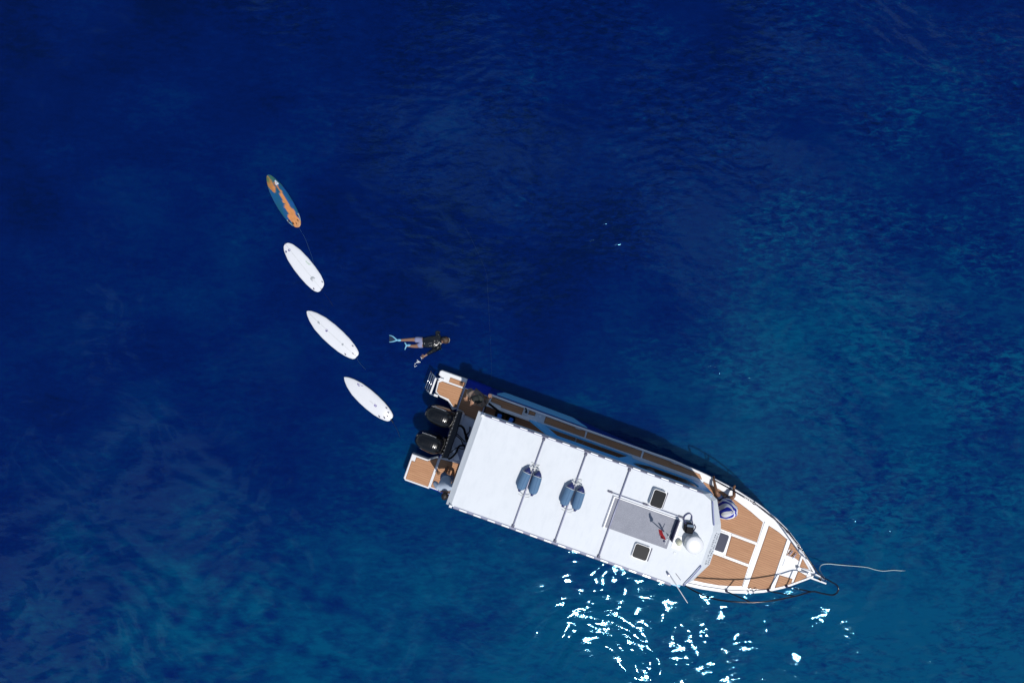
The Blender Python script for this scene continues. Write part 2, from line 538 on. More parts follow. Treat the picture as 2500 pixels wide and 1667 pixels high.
def sea_mat():
    m = bpy.data.materials.new('sea_water')
    m.use_nodes = True
    nt = m.node_tree; N = nt.nodes; L = nt.links
    b = N['Principled BSDF']
    tc = N.new('ShaderNodeTexCoord')
    # depth of the blue: deep water up to the left, paler sandy shallows towards the bow and the lower edge, plus painted sky reflections
    sep = N.new('ShaderNodeSeparateXYZ'); L.new(tc.outputs['Object'], sep.inputs[0])
    def math_(op, a, b_):
        n = N.new('ShaderNodeMath'); n.operation = op
        for i, q in enumerate((a, b_)):
            if q is None: continue
            if isinstance(q, (int, float)): n.inputs[i].default_value = q
            else: L.new(q, n.inputs[i])
        return n.outputs[0]
    def noise(scale, detail, rough=0.5, vec=None, dist=0.0):
        n = N.new('ShaderNodeTexNoise')
        n.inputs['Scale'].default_value = scale; n.inputs['Detail'].default_value = detail
        n.inputs['Roughness'].default_value = rough; n.inputs['Distortion'].default_value = dist
        L.new(vec if vec is not None else tc.outputs['Object'], n.inputs['Vector'])
        return n.outputs['Fac']
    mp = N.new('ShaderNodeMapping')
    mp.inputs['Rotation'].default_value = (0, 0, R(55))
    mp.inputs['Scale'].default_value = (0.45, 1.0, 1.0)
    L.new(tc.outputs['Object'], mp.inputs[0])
    sh = N.new('ShaderNodeAttribute'); sh.attribute_name = 'shelf_and_reflections'
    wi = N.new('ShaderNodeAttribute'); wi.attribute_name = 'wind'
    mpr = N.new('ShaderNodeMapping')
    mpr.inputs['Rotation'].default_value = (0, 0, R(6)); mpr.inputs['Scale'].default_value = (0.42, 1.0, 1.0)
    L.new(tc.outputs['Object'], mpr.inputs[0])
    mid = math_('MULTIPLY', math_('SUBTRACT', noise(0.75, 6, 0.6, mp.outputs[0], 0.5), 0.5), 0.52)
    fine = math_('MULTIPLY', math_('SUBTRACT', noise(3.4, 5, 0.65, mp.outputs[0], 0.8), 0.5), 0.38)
    ripple_sheen = math_('MULTIPLY', math_('MULTIPLY', math_('SUBTRACT', noise(7.5, 4, 0.70, mpr.outputs[0], 0.5), 0.5), 2.8), math_('ADD', wi.outputs['Fac'], 0.08))  # ripple-scale light and dark, standing for sky reflections, painted into the colour
    tot = math_('ADD', math_('ADD', sh.outputs['Fac'], ripple_sheen), math_('ADD', mid, fine))
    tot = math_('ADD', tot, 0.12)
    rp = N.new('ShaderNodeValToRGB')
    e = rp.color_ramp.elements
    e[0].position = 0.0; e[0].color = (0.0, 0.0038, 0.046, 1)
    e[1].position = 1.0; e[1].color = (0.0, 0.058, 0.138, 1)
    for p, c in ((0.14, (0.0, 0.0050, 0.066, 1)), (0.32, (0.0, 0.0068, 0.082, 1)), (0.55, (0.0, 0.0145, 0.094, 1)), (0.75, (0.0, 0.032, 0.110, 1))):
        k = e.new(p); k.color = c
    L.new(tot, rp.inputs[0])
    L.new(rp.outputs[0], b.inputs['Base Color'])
    b.inputs['Roughness'].default_value = 0.038
    b.inputs['IOR'].default_value = 1.55
    # light spreads sideways inside the water, so cast shadows have soft ragged edges
    b.subsurface_method = 'BURLEY'
    b.inputs['Subsurface Weight'].default_value = 0.5
    b.inputs['Subsurface Radius'].default_value = (0.3, 0.8, 1.0)
    b.inputs['Subsurface Scale'].default_value = 0.34
    b.inputs['Specular Tint'].default_value = (0.24, 0.70, 1.0, 1)
    bp = N.new('ShaderNodeBump')
    wa = N.new('ShaderNodeAttribute'); wa.attribute_name = 'wind'
    L.new(math_('MINIMUM', math_('MULTIPLY', wa.outputs['Fac'], 0.8), 1.0), bp.inputs['Strength'])
    bp.inputs['Distance'].default_value = 0.022
    mp2 = N.new('ShaderNodeMapping')
    mp2.inputs['Rotation'].default_value = (0, 0, R(8))
    mp2.inputs['Scale'].default_value = (0.45, 1.0, 1.0)
    L.new(tc.outputs['Object'], mp2.inputs[0])
    L.new(noise(9.0, 3, 0.55, mp2.outputs[0], 0.6), bp.inputs['Height'])
    L.new(bp.outputs['Normal'], b.inputs['Normal'])
    return m

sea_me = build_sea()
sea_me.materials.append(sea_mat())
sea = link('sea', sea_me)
sea['kind'] = 'structure'
sea['label'] = 'deep blue rippled sea with sun glints below the boat'

# ------------------------------------------------------------------ the boat
HEAD = math.atan2(0.335, 0.942)
BOAT_LOC = Vector((-0.335, -0.942, 0)).normalized() * 3.1
boat = empty('motor_boat', BOAT_LOC, -HEAD,
             'white cabin motor boat with teak decks, blue hull and twin black outboards', 'boat')
HX = [-0.1, 1.0, 2.4, 3.2, 4.3, 5.1, 6.0, 6.9, 7.6, 8.1, 8.5, 8.95, 9.3, 9.46, 9.52]
HS = [1.575, 1.565, 1.55, 1.55, 1.555, 1.56, 1.50, 1.39, 1.23, 1.05, 0.86, 0.56, 0.25, 0.12, 0.055]
HZ = [1.10, 1.10, 1.11, 1.12, 1.14, 1.17, 1.22, 1.28, 1.34, 1.38, 1.41, 1.44, 1.46, 1.465, 1.47]
HW = [1.69, 1.69, 1.665, 1.60, 1.50, 1.38, 1.20, 0.93, 0.66, 0.46, 0.30, 0.12, 0.05, 0.035, 0.03]
sheer = lambda x: interp(x, HX, HS)
sheer_z = lambda x: interp(x, HX, HZ)
wl_y = lambda x: interp(x, HX, HW)

def hull_part():
    mb = MB()
    xs = [-0.1 + i * 0.2 for i in range(47)] + [9.36, 9.46, 9.52]
    rings = []
    for x in xs:
        s, z, w = sheer(x), sheer_z(x), wl_y(x)
        zk = -0.45 if x < 8.4 else -0.45 + (x - 8.4) / 1.12 * 1.55
        zw = max(0.02, zk + 0.08)
        zm = zw + (z - zw) * 0.82
        ym = w + (s - w) * (0.80 if w < s else 0.9)
        r = [(x, 0, zk), (x, w * 0.55, zk + 0.12 * (1 if x < 8.4 else 0.2)), (x, w, zw), (x, ym, zm), (x, s, z - 0.03), (x, s, z)]
        rings.append([(x, -y, q) for _, y, q in r[::-1]] + r[1:])
    n = len(rings[0])
    vs = [q for g in rings for q in g]
    fs = []
    for i in range(len(rings) - 1):
        for k in range(n - 1):
            fs.append((i * n + k, i * n + k + 1, (i + 1) * n + k + 1, (i + 1) * n + k))
    mb.add(vs, fs, True)
    mb.f.append(tuple(range(n))); mb.sm.append(False)
    mb.f.append(tuple((len(rings) - 1) * n + k for k in range(n))); mb.sm.append(False)
    h = mb.build('hull', BLUE, boat)
    # low stern of the hull, aft of the gunwales
    mb = MB()
    rings = []
    for x, w, t in ((-0.82, 1.70, 1.46), (-0.45, 1.70, 1.48), (-0.102, 1.69, 1.50)):
        r = [(x, 0, -0.4), (x, w * 0.6, -0.3), (x, w, 0.02), (x, w - 0.03, 0.2), (x, t, 0.54)]
        rings.append([(x, -y + 0.1, q) for _, y, q in r[::-1]] + [(x, y, q) for _, y, q in r[1:]])
    n = len(rings[0])
    vs = [q for g in rings for q in g]
    fs = [(i * n + k, i * n + (k + 1) % n, (i + 1) * n + (k + 1) % n, (i + 1) * n + k) for i in range(2) for k in range(n)]
    mb.add(vs, fs)
    mb.f.append(tuple(range(n))); mb.sm.append(False)
    mb.build('stern_section', BLUE, h)
    # pale brushed graphic on the port topside, following the hull skin
    mb = MB()
    up, lo = [], []
    N = 46
    for i in range(N + 1):
        t = i / N
        x = 0.10 + 2.62 * t
        s, z, w = sheer(x), sheer_z(x), wl_y(x)
        zw = 0.02; zm = zw + (z - zw) * 0.82; ym = w + (s - w) * 0.9
        jag = 0.05 * random.random()
        q0 = 0.93
        q1 = 0.14 + (0.55 * max(0, 1 - t / 0.07)) + (0.6 * max(0, (t - 0.86) / 0.14)) + (jag if (t < 0.1 or t > 0.9) else 0.01 * random.random())
        q1 = min(q1, 0.90)
        def pt(q):
            return (x, w + (ym - w) * q + 0.006, zw + (zm - zw) * q)
        up.append(pt(q0)); lo.append(pt(q1))
    vs = up + lo
    mb.add(vs, [(i, i + 1, N + 2 + i, N + 1 + i) for i in range(N)])
    mb.build('hull_graphic', LBLUE, h)
    return h
hull = hull_part()

# decks --------------------------------------------------------------
def deck_parts():
    # side decks and gunwale rims
    for sgn in (1, -1):
        mb = MB()
        xs = [-0.1 + 0.3 * i for i in range(23)] + [6.6]
        top, inn = [], []
        for x in xs:
            top.append((x, sgn * (sheer(x) - 0.004), sheer_z(x) + 0.004))
            inn.append((x, sgn * 1.24, sheer_z(x) + 0.004))
        n = len(xs)
        low = [(x, y, z - 0.5) for x, y, z in inn]
        fs = [(i, i + 1, n + i + 1, n + i) if sgn < 0 else (n + i, n + i + 1, i + 1, i) for i in range(n - 1)]
        fs += [(n + i, n + i + 1, 2 * n + i + 1, 2 * n + i) if sgn < 0 else (2 * n + i, 2 * n + i + 1, n + i + 1, n + i) for i in range(n - 1)]
        mb.add(top + inn + low, fs)
        mb.build('side_deck', GEL, boat)
        mb = MB()
        path = [-0.1 + 0.15 * i for i in range(64)] + [9.5]
        rings = []
        for x in path:
            y, z = sheer(x), sheer_z(x)
            wdt = interp(x, [0, 5.8, 6.8, 9.5], [0.03, 0.035, 0.075, 0.05])
            rings.append([(x, sgn * (y + 0.012), z - 0.05), (x, sgn * (y + 0.014), z + 0.035), (x, sgn * (y - 0.004), z + 0.05), (x, sgn * (y - wdt), z + 0.05), (x, sgn * (y - wdt - 0.012), z + 0.006)])
        mb.loft(rings, smooth=False)
        mb.build('gunwale', GEL, boat)
    # foredeck
    mb = MB()
    pts = [(5.7, sheer(5.7) - 0.05)] + [(x, sheer(x) - 0.05) for x in [6 + 0.25 * i for i in range(14)]] + [(9.46, 0.03)]
    poly = pts + [(x, -y) for x, y in pts[::-1]]
    cz = lambda x: sheer_z(x) + 0.012
    vs = []
    n = len(pts)
    for x, y in pts:
        vs += [(x, y, cz(x)), (x, y * 0.5, cz(x) + 0.012), (x, 0, cz(x) + 0.016), (x, -y * 0.5, cz(x) + 0.012), (x, -y, cz(x))]
    fs = [(i * 5 + k + 1, i * 5 + k, (i + 1) * 5 + k, (i + 1) * 5 + k + 1) for i in range(n - 1) for k in range(4)]
    mb.add(vs, fs, True)
    mb.build('foredeck', GEL, boat)
    # bulkhead below the cabin front so the foredeck is closed at its aft edge
    MB().box(5.66, 5.70, -1.24, 1.24, 0.45, 1.2).build('bulkhead', GEL, boat)
deck_parts()
fz = lambda x, y: sheer_z(x) + 0.031 - 0.016 * min(1.0, abs(y)) ** 1.5

def teak_panel(poly, zf, name='teak_panel', pitch=0.056, gap=0.0075, off=0.0):
    """a dark caulk pad carrying separate raised strips, all cut to the outline"""
    zf = zf if callable(zf) else (lambda x, y, q=zf: q)
    base = MB()
    if area(poly) < 0: poly = poly[::-1]
    ya, yb, xa, xb = min(q[1] for q in poly), max(q[1] for q in poly), min(q[0] for q in poly), max(q[0] for q in poly)
    ny, nx = max(1, int((yb - ya) / 0.3)), max(1, int((xb - xa) / 0.4))
    for i in range(ny):
        row = clip(clip(poly, 1, ya + (yb - ya) * i / ny, False), 1, ya + (yb - ya) * (i + 1) / ny, True)
        for j in range(nx):
            if len(row) < 3: continue
            cc = clip(clip(row, 0, xa + (xb - xa) * j / nx, False), 0, xa + (xb - xa) * (j + 1) / nx, True)
            if len(cc) >= 3 and abs(area(cc)) > 1e-4:
                base.prism(cc, lambda x, y: zf(x, y) - 0.004, lambda x, y: zf(x, y) + 0.006)
    p = base.build(name, CAULK, boat)
    st = MB()
    ins = inset(poly, 0.012)
    y0 = min(q[1] for q in ins); y1 = max(q[1] for q in ins)
    y = math.floor((y0 - off) / pitch) * pitch + off
    while y < y1:
        c = clip(clip(ins, 1, y + gap / 2, False), 1, y + pitch - gap / 2, True)
        if len(c) >= 3 and abs(area(c)) > 2e-4:
            # break long strips so they follow the deck
            xa, xb = min(q[0] for q in c), max(q[0] for q in c)
            nseg = max(1, int((xb - xa) / 0.8))
            for i in range(nseg):
                cc = clip(clip(c, 0, xa + (xb - xa) * i / nseg, False), 0, xa + (xb - xa) * (i + 1) / nseg, True)
                if len(cc) >= 3 and abs(area(cc)) > 1e-4:
                    st.prism(cc, lambda x, y_: zf(x, y_) + 0.002, lambda x, y_: zf(x, y_) + 0.011)
        y += pitch
    if st.v:
        st.build('teak_strips', TEAK, p, 'stuff')
    return p

PANELS_FORE = [
    [(6.05, 1.30), (6.5, 1.25), (7.02, 1.12), (7.45, 0.985), (7.84, 0.83), (7.86, 0.28), (6.3, 0.28), (6.05, 0.6)],
    [(7.19, 0.205), (7.85, 0.205), (7.85, -0.335), (7.22, -0.335)],
    [(6.3, -0.41), (7.86, -0.41), (7.88, -0.945), (7.60, -1.05), (7.31, -1.14), (6.95, -1.21), (6.55, -1.265), (6.05, -1.30)],
    [(8.01, 0.80), (8.30, 0.73), (8.55, 0.63), (8.57, -0.755), (8.30, -0.87), (8.02, -0.945)],
    [(8.67, 0.60), (8.82, 0.50), (9.01, 0.35), (9.02, 0.20), (8.92, 0.235), (8.67, 0.235)],
    [(8.68, -0.32), (9.03, -0.30), (9.035, -0.46), (8.68, -0.695)],
    [(9.09, 0.30), (9.34, 0.085), (9.09, 0.06)],
    [(9.09, -0.05), (9.37, -0.10), (9.085, -0.43)],
]
for p in PANELS_FORE:
    teak_panel(p, fz)
for sgn in (1, -1):
    side = [
        [(0.0, 1.525), (0.90, 1.525), (0.90, 1.30), (0.34, 1.30), (0.30, 1.38), (0.0, 1.40)],
        [(1.06, 1.53), (1.24, 1.53), (1.24, 1.43), (1.06, 1.41)],
        [(1.53, 1.51), (2.66, 1.50), (2.68, 1.335), (1.53, 1.335)],
        [(2.72, 1.50), (4.26, 1.505), (4.27, 1.335), (2.72, 1.335)],
        [(4.32, 1.505), (5.1, 1.50), (5.9, 1.45), (6.0, 1.335), (4.32, 1.335)],
    ]
    for p in side:
        teak_panel([(x, sgn * y) for x, y in p], lambda x, y: sheer_z(x) + 0.008)

# cockpit sole, seen under the roof
teak_panel([(-0.2, 1.2), (2.55, 1.2), (2.55, -1.2), (-0.2, -1.2)], 0.50, 'cockpit_sole', 0.09)
teak_panel([(2.60, 1.2), (5.6, 1.2), (5.6, -1.2), (2.60, -1.2)], 0.50, 'cockpit_sole', 0.09)
MB().box(-0.09, 5.65, -1.235, 1.235, 0.40, 0.49).build('cockpit_floor', GREY, boat)
for sgn in (1, -1):
    MB().box(-0.08, 1.35, sgn * 1.30 - 0.035, sgn * 1.30 + 0.035, 1.115, 1.14).build('coaming', GEL, boat)
    MB().prism([(1.25, sgn * 1.53), (1.50, sgn * 1.53), (1.51, sgn * 1.32), (1.14, sgn * 1.30), (1.26, sgn * 1.42)], 1.10, 1.125).build('pillar_foot', GREY, boat)

# aft platforms ---------------------------------------------------------
def platforms():
    port = [(-1.56, 1.70), (-0.81, 1.70), (-0.81, 0.83), (-0.92, 0.76), (-1.11, 0.95), (-1.36, 0.99), (-1.53, 1.08), (-1.57, 1.40), (-1.49, 1.50), (-1.60, 1.56), (-1.60, 1.66)]
    o = MB().prism(port, 0.30, 0.55, 0.015).build('swim_platform', GEL, boat)
    stbd = [(-1.56, -0.74), (-1.09, -0.74), (-0.87, -0.58), (-0.79, -0.60), (-0.80, -1.50), (-1.50, -1.50), (-1.56, -1.45)]
    MB().prism(stbd, 0.30, 0.55, 0.015).build('swim_platform', GEL, boat)
    teak_panel([(-1.27, 1.60), (-0.83, 1.60), (-0.83, 1.465), (-1.27, 1.465)], 0.552)
    teak_panel([(-1.52, 1.36), (-1.44, 1.42), (-0.83, 1.42), (-0.83, 0.88), (-0.91, 0.85), (-1.12, 1.02), (-1.40, 1.04), (-1.50, 1.11)], 0.552)
    teak_panel([(-1.42, -0.79), (-1.10, -0.79), (-0.88, -0.63), (-0.84, -0.63), (-0.84, -1.455), (-1.50, -1.455), (-1.51, -0.92), (-1.42, -0.92)], 0.552)
    # aft cockpit between platform and roof, both sides
    MB().box(-0.80, -0.10, 0.62, 1.46, 0.44, 0.546).build('aft_floor', GEL, boat)
    MB().box(-0.80, -0.10, -1.46, -0.52, 0.44, 0.546).build('aft_floor', GEL, boat)
    teak_panel([(-0.78, 1.44), (-0.13, 1.44), (-0.13, 0.72), (-0.58, 0.76), (-0.62, 0.84), (-0.78, 0.85)], 0.548)
    teak_panel([(-0.77, -0.62), (-0.56, -0.60), (-0.13, -0.55), (-0.13, -1.43), (-0.77, -1.43)], 0.548)
    # splash well
    MB().prism([(-0.60, 0.74), (-0.06, 0.70), (-0.06, -0.50), (-0.58, -0.48)], 0.42, 0.70, 0.02).build('splash_well', GREY, boat)
    MB().box(-0.62, -0.56, -0.50, 0.80, 0.42, 0.86).build('transom', GEL, boat)
    MB().prism([(-0.60, -0.16), (-0.47, -0.16), (-0.44, -0.28), (-0.51, -0.28)], 0.72, 0.86).build('well_cover', GEL, boat)
    MB().prism([(-0.39, -0.24), (-0.25, -0.42), (-0.40, -0.46), (-0.48, -0.32)], 0.72, 0.84).build('well_cover', GEL, boat)
    # fold-down ladder on the port platform
    lad = MB()
    lad.tube([(-1.40, 1.00, 0.60), (-1.62, 0.98, 0.58), (-1.85, 1.08, 0.46)], 0.022)
    lad.tube([(-1.45, 1.47, 0.60), (-1.64, 1.45, 0.58), (-1.85, 1.56, 0.46)], 0.022)
    l = lad.build('boarding_ladder', STEEL, boat)
    MB().box(-1.66, -1.61, 0.99, 1.45, 0.575, 0.60).build('rung', GEL, l)
    for x, z in ((-1.71, 0.555), (-1.77, 0.52), (-1.83, 0.49)):
        MB().tube([(x, 1.02 + (x + 1.62) * -0.3, z), (x, 1.47 + (x + 1.62) * -0.3, z)], 0.018).build('rung', STEEL, l)
    for y in (1.0, 1.47):
        MB().box(-1.53, -1.42, y - 0.03, y + 0.03, 0.556, 0.63).build('ladder_bracket', GEL, l)
platforms()

# outboards ---------------------------------------------------------------
def superellipse(cx, cy, a, b, z, n=36, p=2.7, taper=0.0):
    out = []
    for k in range(n):
        t = 2 * math.pi * k / n
        c, s = math.cos(t), math.sin(t)
        x = a * math.copysign(abs(c) ** (2 / p), c)
        y = b * math.copysign(abs(s) ** (2 / p), s)
        y *= 1 + taper * x / a
        out.append((cx + x, cy + y, z))
    return out

def outboard(cx, cy, yaw, word):
    o = bpy.data.objects.new('outboard_motor', None)
    mb = MB()
    prof = [(0.52, 0.70, 0.62), (0.60, 0.86, 0.78), (0.72, 0.95, 0.92), (0.86, 1.0, 1.0), (0.875, 0.975, 0.97), (0.90, 1.0, 1.0), (1.02, 1.0, 1.0), (1.14, 0.975, 0.965), (1.23, 0.90, 0.88), (1.29, 0.78, 0.73), (1.325, 0.60, 0.50), (1.34, 0.34, 0.24), (1.342, 0.08, 0.06)]
    rings = []
    for z, sx, sy in prof:
        t = (z - 0.5) / 0.85
        r = superellipse(0.02 * (1 - t), 0, 0.40 * sx, 0.262 * sy, 0, 40, 2.6, 0.10)
        rings.append([(x, y, z + (0.03 * x / 0.40 if z > 1.0 else 0)) for x, y, _ in r])
    mb.loft(rings)
    me = mb.build('outboard_motor', COWL, boat)
    me.location = (cx, cy, 0); me.rotation_euler = (0, 0, yaw)
    lg = MB()
    lg.loft([superellipse(0.02, 0, 0.22, 0.13, 0.53, 20, 2.4), superellipse(0.03, 0, 0.17, 0.09, 0.25, 20), superellipse(0.05, 0, 0.15, 0.06, -0.35, 20)])
    lg.build('leg', BLACK, me)
    br = MB()
    br.box(0.22, 0.46, -0.16, 0.16, 0.50, 0.82)
    br.box(0.34, 0.50, -0.22, -0.15, 0.45, 0.92)
    br.box(0.34, 0.50, 0.15, 0.22, 0.45, 0.92)
    br.build('mounting_bracket', RUBBER, me)
    sm = MB()
    for i in range(5):
        sm.box(-0.10 + i * 0.0, 0.30 - i * 0.04, -0.02, 0.02, 1.3, 1.3001) if False else None
    # seam line round the cowling
    seam = MB()
    rr = superellipse(0.01, 0, 0.402, 0.266, 0.885, 40, 2.6, 0.10)
    seam.tube(rr + rr[:1], 0.005, 5, cap=False)
    seam.build('cowling_seam', mat('seam_grey', (0.02, 0.022, 0.03), 0.4), me)
    # silvery lettering along the port shoulder, a row of worn strokes
    let = MB()
    x = -0.24
    for i in range(13):
        w = random.choice((0.012, 0.02, 0.028))
        yy = 0.205 + 0.016 * math.sin((x + 0.24) * 5.4)
        hz = 1.262 + 0.05 * x
        let.add([(x, yy - 0.012, hz + 0.014), (x + w, yy - 0.012, hz + 0.014), (x + w, yy + 0.010, hz - 0.004), (x, yy + 0.010, hz - 0.004)], [(0, 1, 2, 3)])
        x += w + 0.012
    let.build('lettering', mat('silver_lettering', (0.36, 0.37, 0.40), 0.4), me)
    # air intake fins at the front edge
    for i in range(3):
        MB().box(0.26 + 0.03 * i, 0.275 + 0.03 * i, -0.12, 0.12, 1.16 - 0.03 * i, 1.24 - 0.035 * i).build('vent_fin', RUBBER, me)
    return me
outboard(-1.18, 0.56, R(-2), 'a')
outboard(-1.20, -0.19, R(-2), 'b')
MB().prism([(-0.79, 0.84), (-0.62, 0.86), (-0.57, 0.30), (-0.57, -0.45), (-0.74, -0.50), (-0.78, 0.1)], 0.84, 0.985, 0.02).build('steering_beam', BLACK, boat)
for i in range(12):
    y = -0.40 + i * 0.105
    MB().tube([(-0.77 + 0.012 * i % 0.03, y, 0.99), (-0.74, y + 0.05, 1.0)], 0.008, 6).build('beam_bolt', mat('dull_steel', (0.45, 0.47, 0.5), 0.35, metal=0.9), boat)
hose = lambda pts, r: MB().tube(smooth_path(pts), r, 8).build('hose', RUBBER, boat)
hose([(-0.60, 0.47, 0.95), (-0.52, 0.49, 0.98), (-0.43, 0.43, 0.92), (-0.35, 0.30, 0.82), (-0.24, 0.18, 0.78)], 0.032)
hose([(-0.56, -0.46, 0.95), (-0.50, -0.42, 0.92), (-0.42, -0.25, 0.86), (-0.40, -0.06, 0.84), (-0.25, 0.0, 0.78)], 0.026)
hose([(-0.58, 0.25, 0.92), (-0.45, 0.18, 0.82), (-0.30, 0.10, 0.78), (-0.2, 0.16, 0.76)], 0.014)
hose([(-0.58, 0.20, 0.92), (-0.42, 0.12, 0.80), (-0.33, 0.02, 0.77), (-0.2, -0.1, 0.76)], 0.014)
hose([(-0.30, 0.52, 0.74), (-0.27, 0.40, 0.80), (-0.33, 0.24, 0.78), (-0.24, 0.10, 0.77)], 0.016)
hose([(-0.57, -0.30, 0.9), (-0.44, -0.12, 0.83), (-0.32, -0.12, 0.78), (-0.2, -0.08, 0.75)], 0.012)

# cabin sides -----------------------------------------------------------------
WALL_TOP = 2.74
wy = lambda z: 1.30 - (z - 1.1) * 0.0727
W1 = [(1.56, 1.16), (1.88, 2.03), (3.55, 2.03), (3.93, 1.32), (3.90, 1.16)]
W2 = [(3.88, 2.12), (4.11, 1.73), (4.47, 1.52), (5.50, 1.53), (5.66, 1.78), (5.70, 2.10), (5.56, 2.33), (4.38, 2.33), (4.02, 2.30)]
OUT = [(1.14, 1.12), (1.70, 2.46), (1.62, WALL_TOP), (5.86, WALL_TOP), (5.98, 2.44), (6.0, 1.16)]
def slab(outer, holes, sgn, name, m, th=0.045):
    loops = [outer] + holes
    flat = [p for l in loops for p in l]
    tris = tessellate_polygon([[Vector((x, z, 0)) for x, z in l] for l in loops])
    nv = len(flat)
    vs = [(x, sgn * wy(z), z) for x, z in flat] + [(x, sgn * (wy(z) - th), z) for x, z in flat]
    fs = [tuple(t) for t in tris] + [tuple(i + nv for i in t[::-1]) for t in tris]
    o = 0
    for l in loops:
        n = len(l)
        for i in range(n):
            j = (i + 1) % n
            fs.append((o + i, o + j, nv + o + j, nv + o + i))
        o += n
    return MB().add(vs, fs).build(name, m, boat)
for sgn in (1, -1):
    w = slab(OUT, [W1, W2], sgn, 'cabin_side', CBLUE)
    for wd in (W1, W2):
        n = len(wd)
        MB().add([(x, sgn * (wy(z) - 0.022), z) for x, z in wd], [tuple(range(n))]).build('window_pane', GLASS, w)
    # pale lower strake of the cabin side
    lo = [(4.02, 1.15), (4.02, 1.50), (4.36, 1.50), (5.60, 1.47), (5.99, 1.47), (5.99, 1.15)]
    n = len(lo)
    MB().add([(x, sgn * (wy(z) + 0.005), z) for x, z in lo] , [tuple(range(n))]).build('lower_strake', mat('strake_pale', (0.52, 0.68, 0.86), 0.4), w)

# cabin front: raked glass under the roof brim, and the inside seats
MB().add([(6.0, 1.18, 1.2), (6.0, -1.18, 1.2), (6.06, -0.93, 2.60), (6.34, -0.40, 2.60), (6.34, 0.40, 2.60), (5.98, 1.06, 2.60), (6.1, 0.4, 1.22), (6.1, -0.4, 1.22)],
         [(6, 7, 3, 4), (0, 6, 4, 5), (7, 1, 2, 3)]).build('windscreen', SCREEN, boat)
def bench(x0, x1, y0, y1, z, m):
    b = MB().prism(rrect(x0, x1, y0, y1, 0.05), 0.52, z - 0.10).build('bench', GREY, boat)
    MB().prism(rrect(x0 + 0.01, x1 - 0.01, y0 + 0.01, y1 - 0.01, 0.06), z - 0.098, z, 0.03).build('seat_cushion', m, b)
LEATH = mat('brown_cushion', (0.16, 0.12, 0.085), 0.6, vary=0.15)
bench(1.0, 2.4, -1.1, -0.65, 0.95, LEATH)
bench(2.75, 3.5, 0.35, 0.85, 0.95, LEATH)
bench(4.1, 4.7, 0.55, 1.1, 1.05, KHAKI)
bench(4.9, 5.45, 0.45, 1.05, 1.05, LEATH)
for x in (4.15, 4.95):
    MB().prism(rrect(x, x + 0.12, 0.55, 1.08, 0.04), 1.06, 1.55, 0.03).build('seat_backrest', KHAKI if x < 4.5 else LEATH, boat)
MB().ellipsoid((4.62, 1.08, 1.28), (0.13, 0.09, 0.10)).build('white_pillow', GEL, boat)
MB().tube([(3.0, 1.06, 0.52), (3.0, 1.06, 1.25), (3.35, 1.04, 1.25), (3.35, 1.04, 0.52)], 0.02).build('grab_pole', RUBBER, boat)

# roof ------------------------------------------------------------------------
RZ = 2.85
ROOF = [(-0.06, 1.175), (5.62, 1.175), (5.86, 1.075), (6.09, 0.56), (6.13, 0.40), (6.13, -0.48), (5.90, -1.06), (5.62, -1.145), (-0.06, -1.145)]
BRIM = [(-0.20, 1.235), (5.84, 1.235), (6.05, 1.135), (6.34, 0.595), (6.40, 0.427), (6.41, -0.434), (6.15, -0.949), (5.98, -1.13), (-0.19, -1.17)]
def roof_part():
    n = len(ROOF)
    mb = MB()
    camber = lambda y: 0.0
    brz = lambda x: 2.74 if x < 0 else interp(x, [5.0, 5.8, 6.0], [2.76, 2.66, 2.62])
    vs = [(x, y, RZ) for x, y in ROOF] + [(x, y, brz(x)) for x, y in BRIM] + [(x * 0.995, y * 0.985, brz(x) - 0.035) for x, y in BRIM] + [(x, y, RZ - 0.07) for x, y in inset(ROOF[::-1], 0.06)[::-1]]
    fs = [tuple(range(n))]
    for k in range(3):
        for i in range(n):
            j = (i + 1) % n
            fs.append((k * n + j, k * n + i, (k + 1) * n + i, (k + 1) * n + j))
    fs.append(tuple(3 * n + i for i in range(n - 1, -1, -1)))
    fs[0] = fs[0][::-1]
    mb.add(vs, fs)
    return mb.build('roof', GELM, boat)
roof = roof_part()
# edge channel with white slots on both long sides
EDGE = mat('edge_channel_grey', (0.26, 0.28, 0.40), 0.55)
for sgn, yb in ((1, 1.185), (-1, -1.155)):
    w_in = 0.016 if sgn > 0 else 0.030
    MB().box(0.02, 5.58, *sorted((yb - sgn * w_in, yb)), RZ - 0.05, RZ + 0.008).build('edge_channel', EDGE, roof)
    MB().box(0.0, 5.60, *sorted((yb, yb + sgn * 0.024)), RZ - 0.055, RZ + 0.004).build('edge_seal', NAVY if sgn > 0 else EDGE, roof)
    x = 0.16
    while x < 5.45:
        MB().box(x, x + 0.19, *sorted((yb - sgn * (0.0 if sgn > 0 else 0.012), yb + sgn * 0.026)), RZ + 0.001, RZ + 0.020).build('slot_cover', GEL, roof)
        x += 0.363
MB().box(0.0, 5.6, -1.192, -1.180, RZ - 0.06, RZ + 0.002).build('edge_seal', NAVY, roof)
for x in (1.52, 2.60, 3.72):
    b = MB()
    b.tube([(x, 1.14, RZ + 0.035), (x, -1.11, RZ + 0.035)], 0.017, 8)
    b.build('roof_bar', LAV, roof)
    MB().box(x - 0.022, x - 0.004, -1.11, 1.14, RZ + 0.002, RZ + 0.014).build('panel_joint', mat('joint_grey', (0.28, 0.29, 0.40), 0.5), roof)
    for y in (1.13, -1.10):
        MB().box(x - 0.03, x + 0.03, y - 0.03, y + 0.03, RZ, RZ + 0.05).build('bar_foot', NAVY, roof)
for y in (1.17, -1.15):
    MB().box(-0.10, -0.03, y - 0.03, y + 0.03, RZ - 0.02, RZ + 0.05).build('corner_cap', GEL, roof)
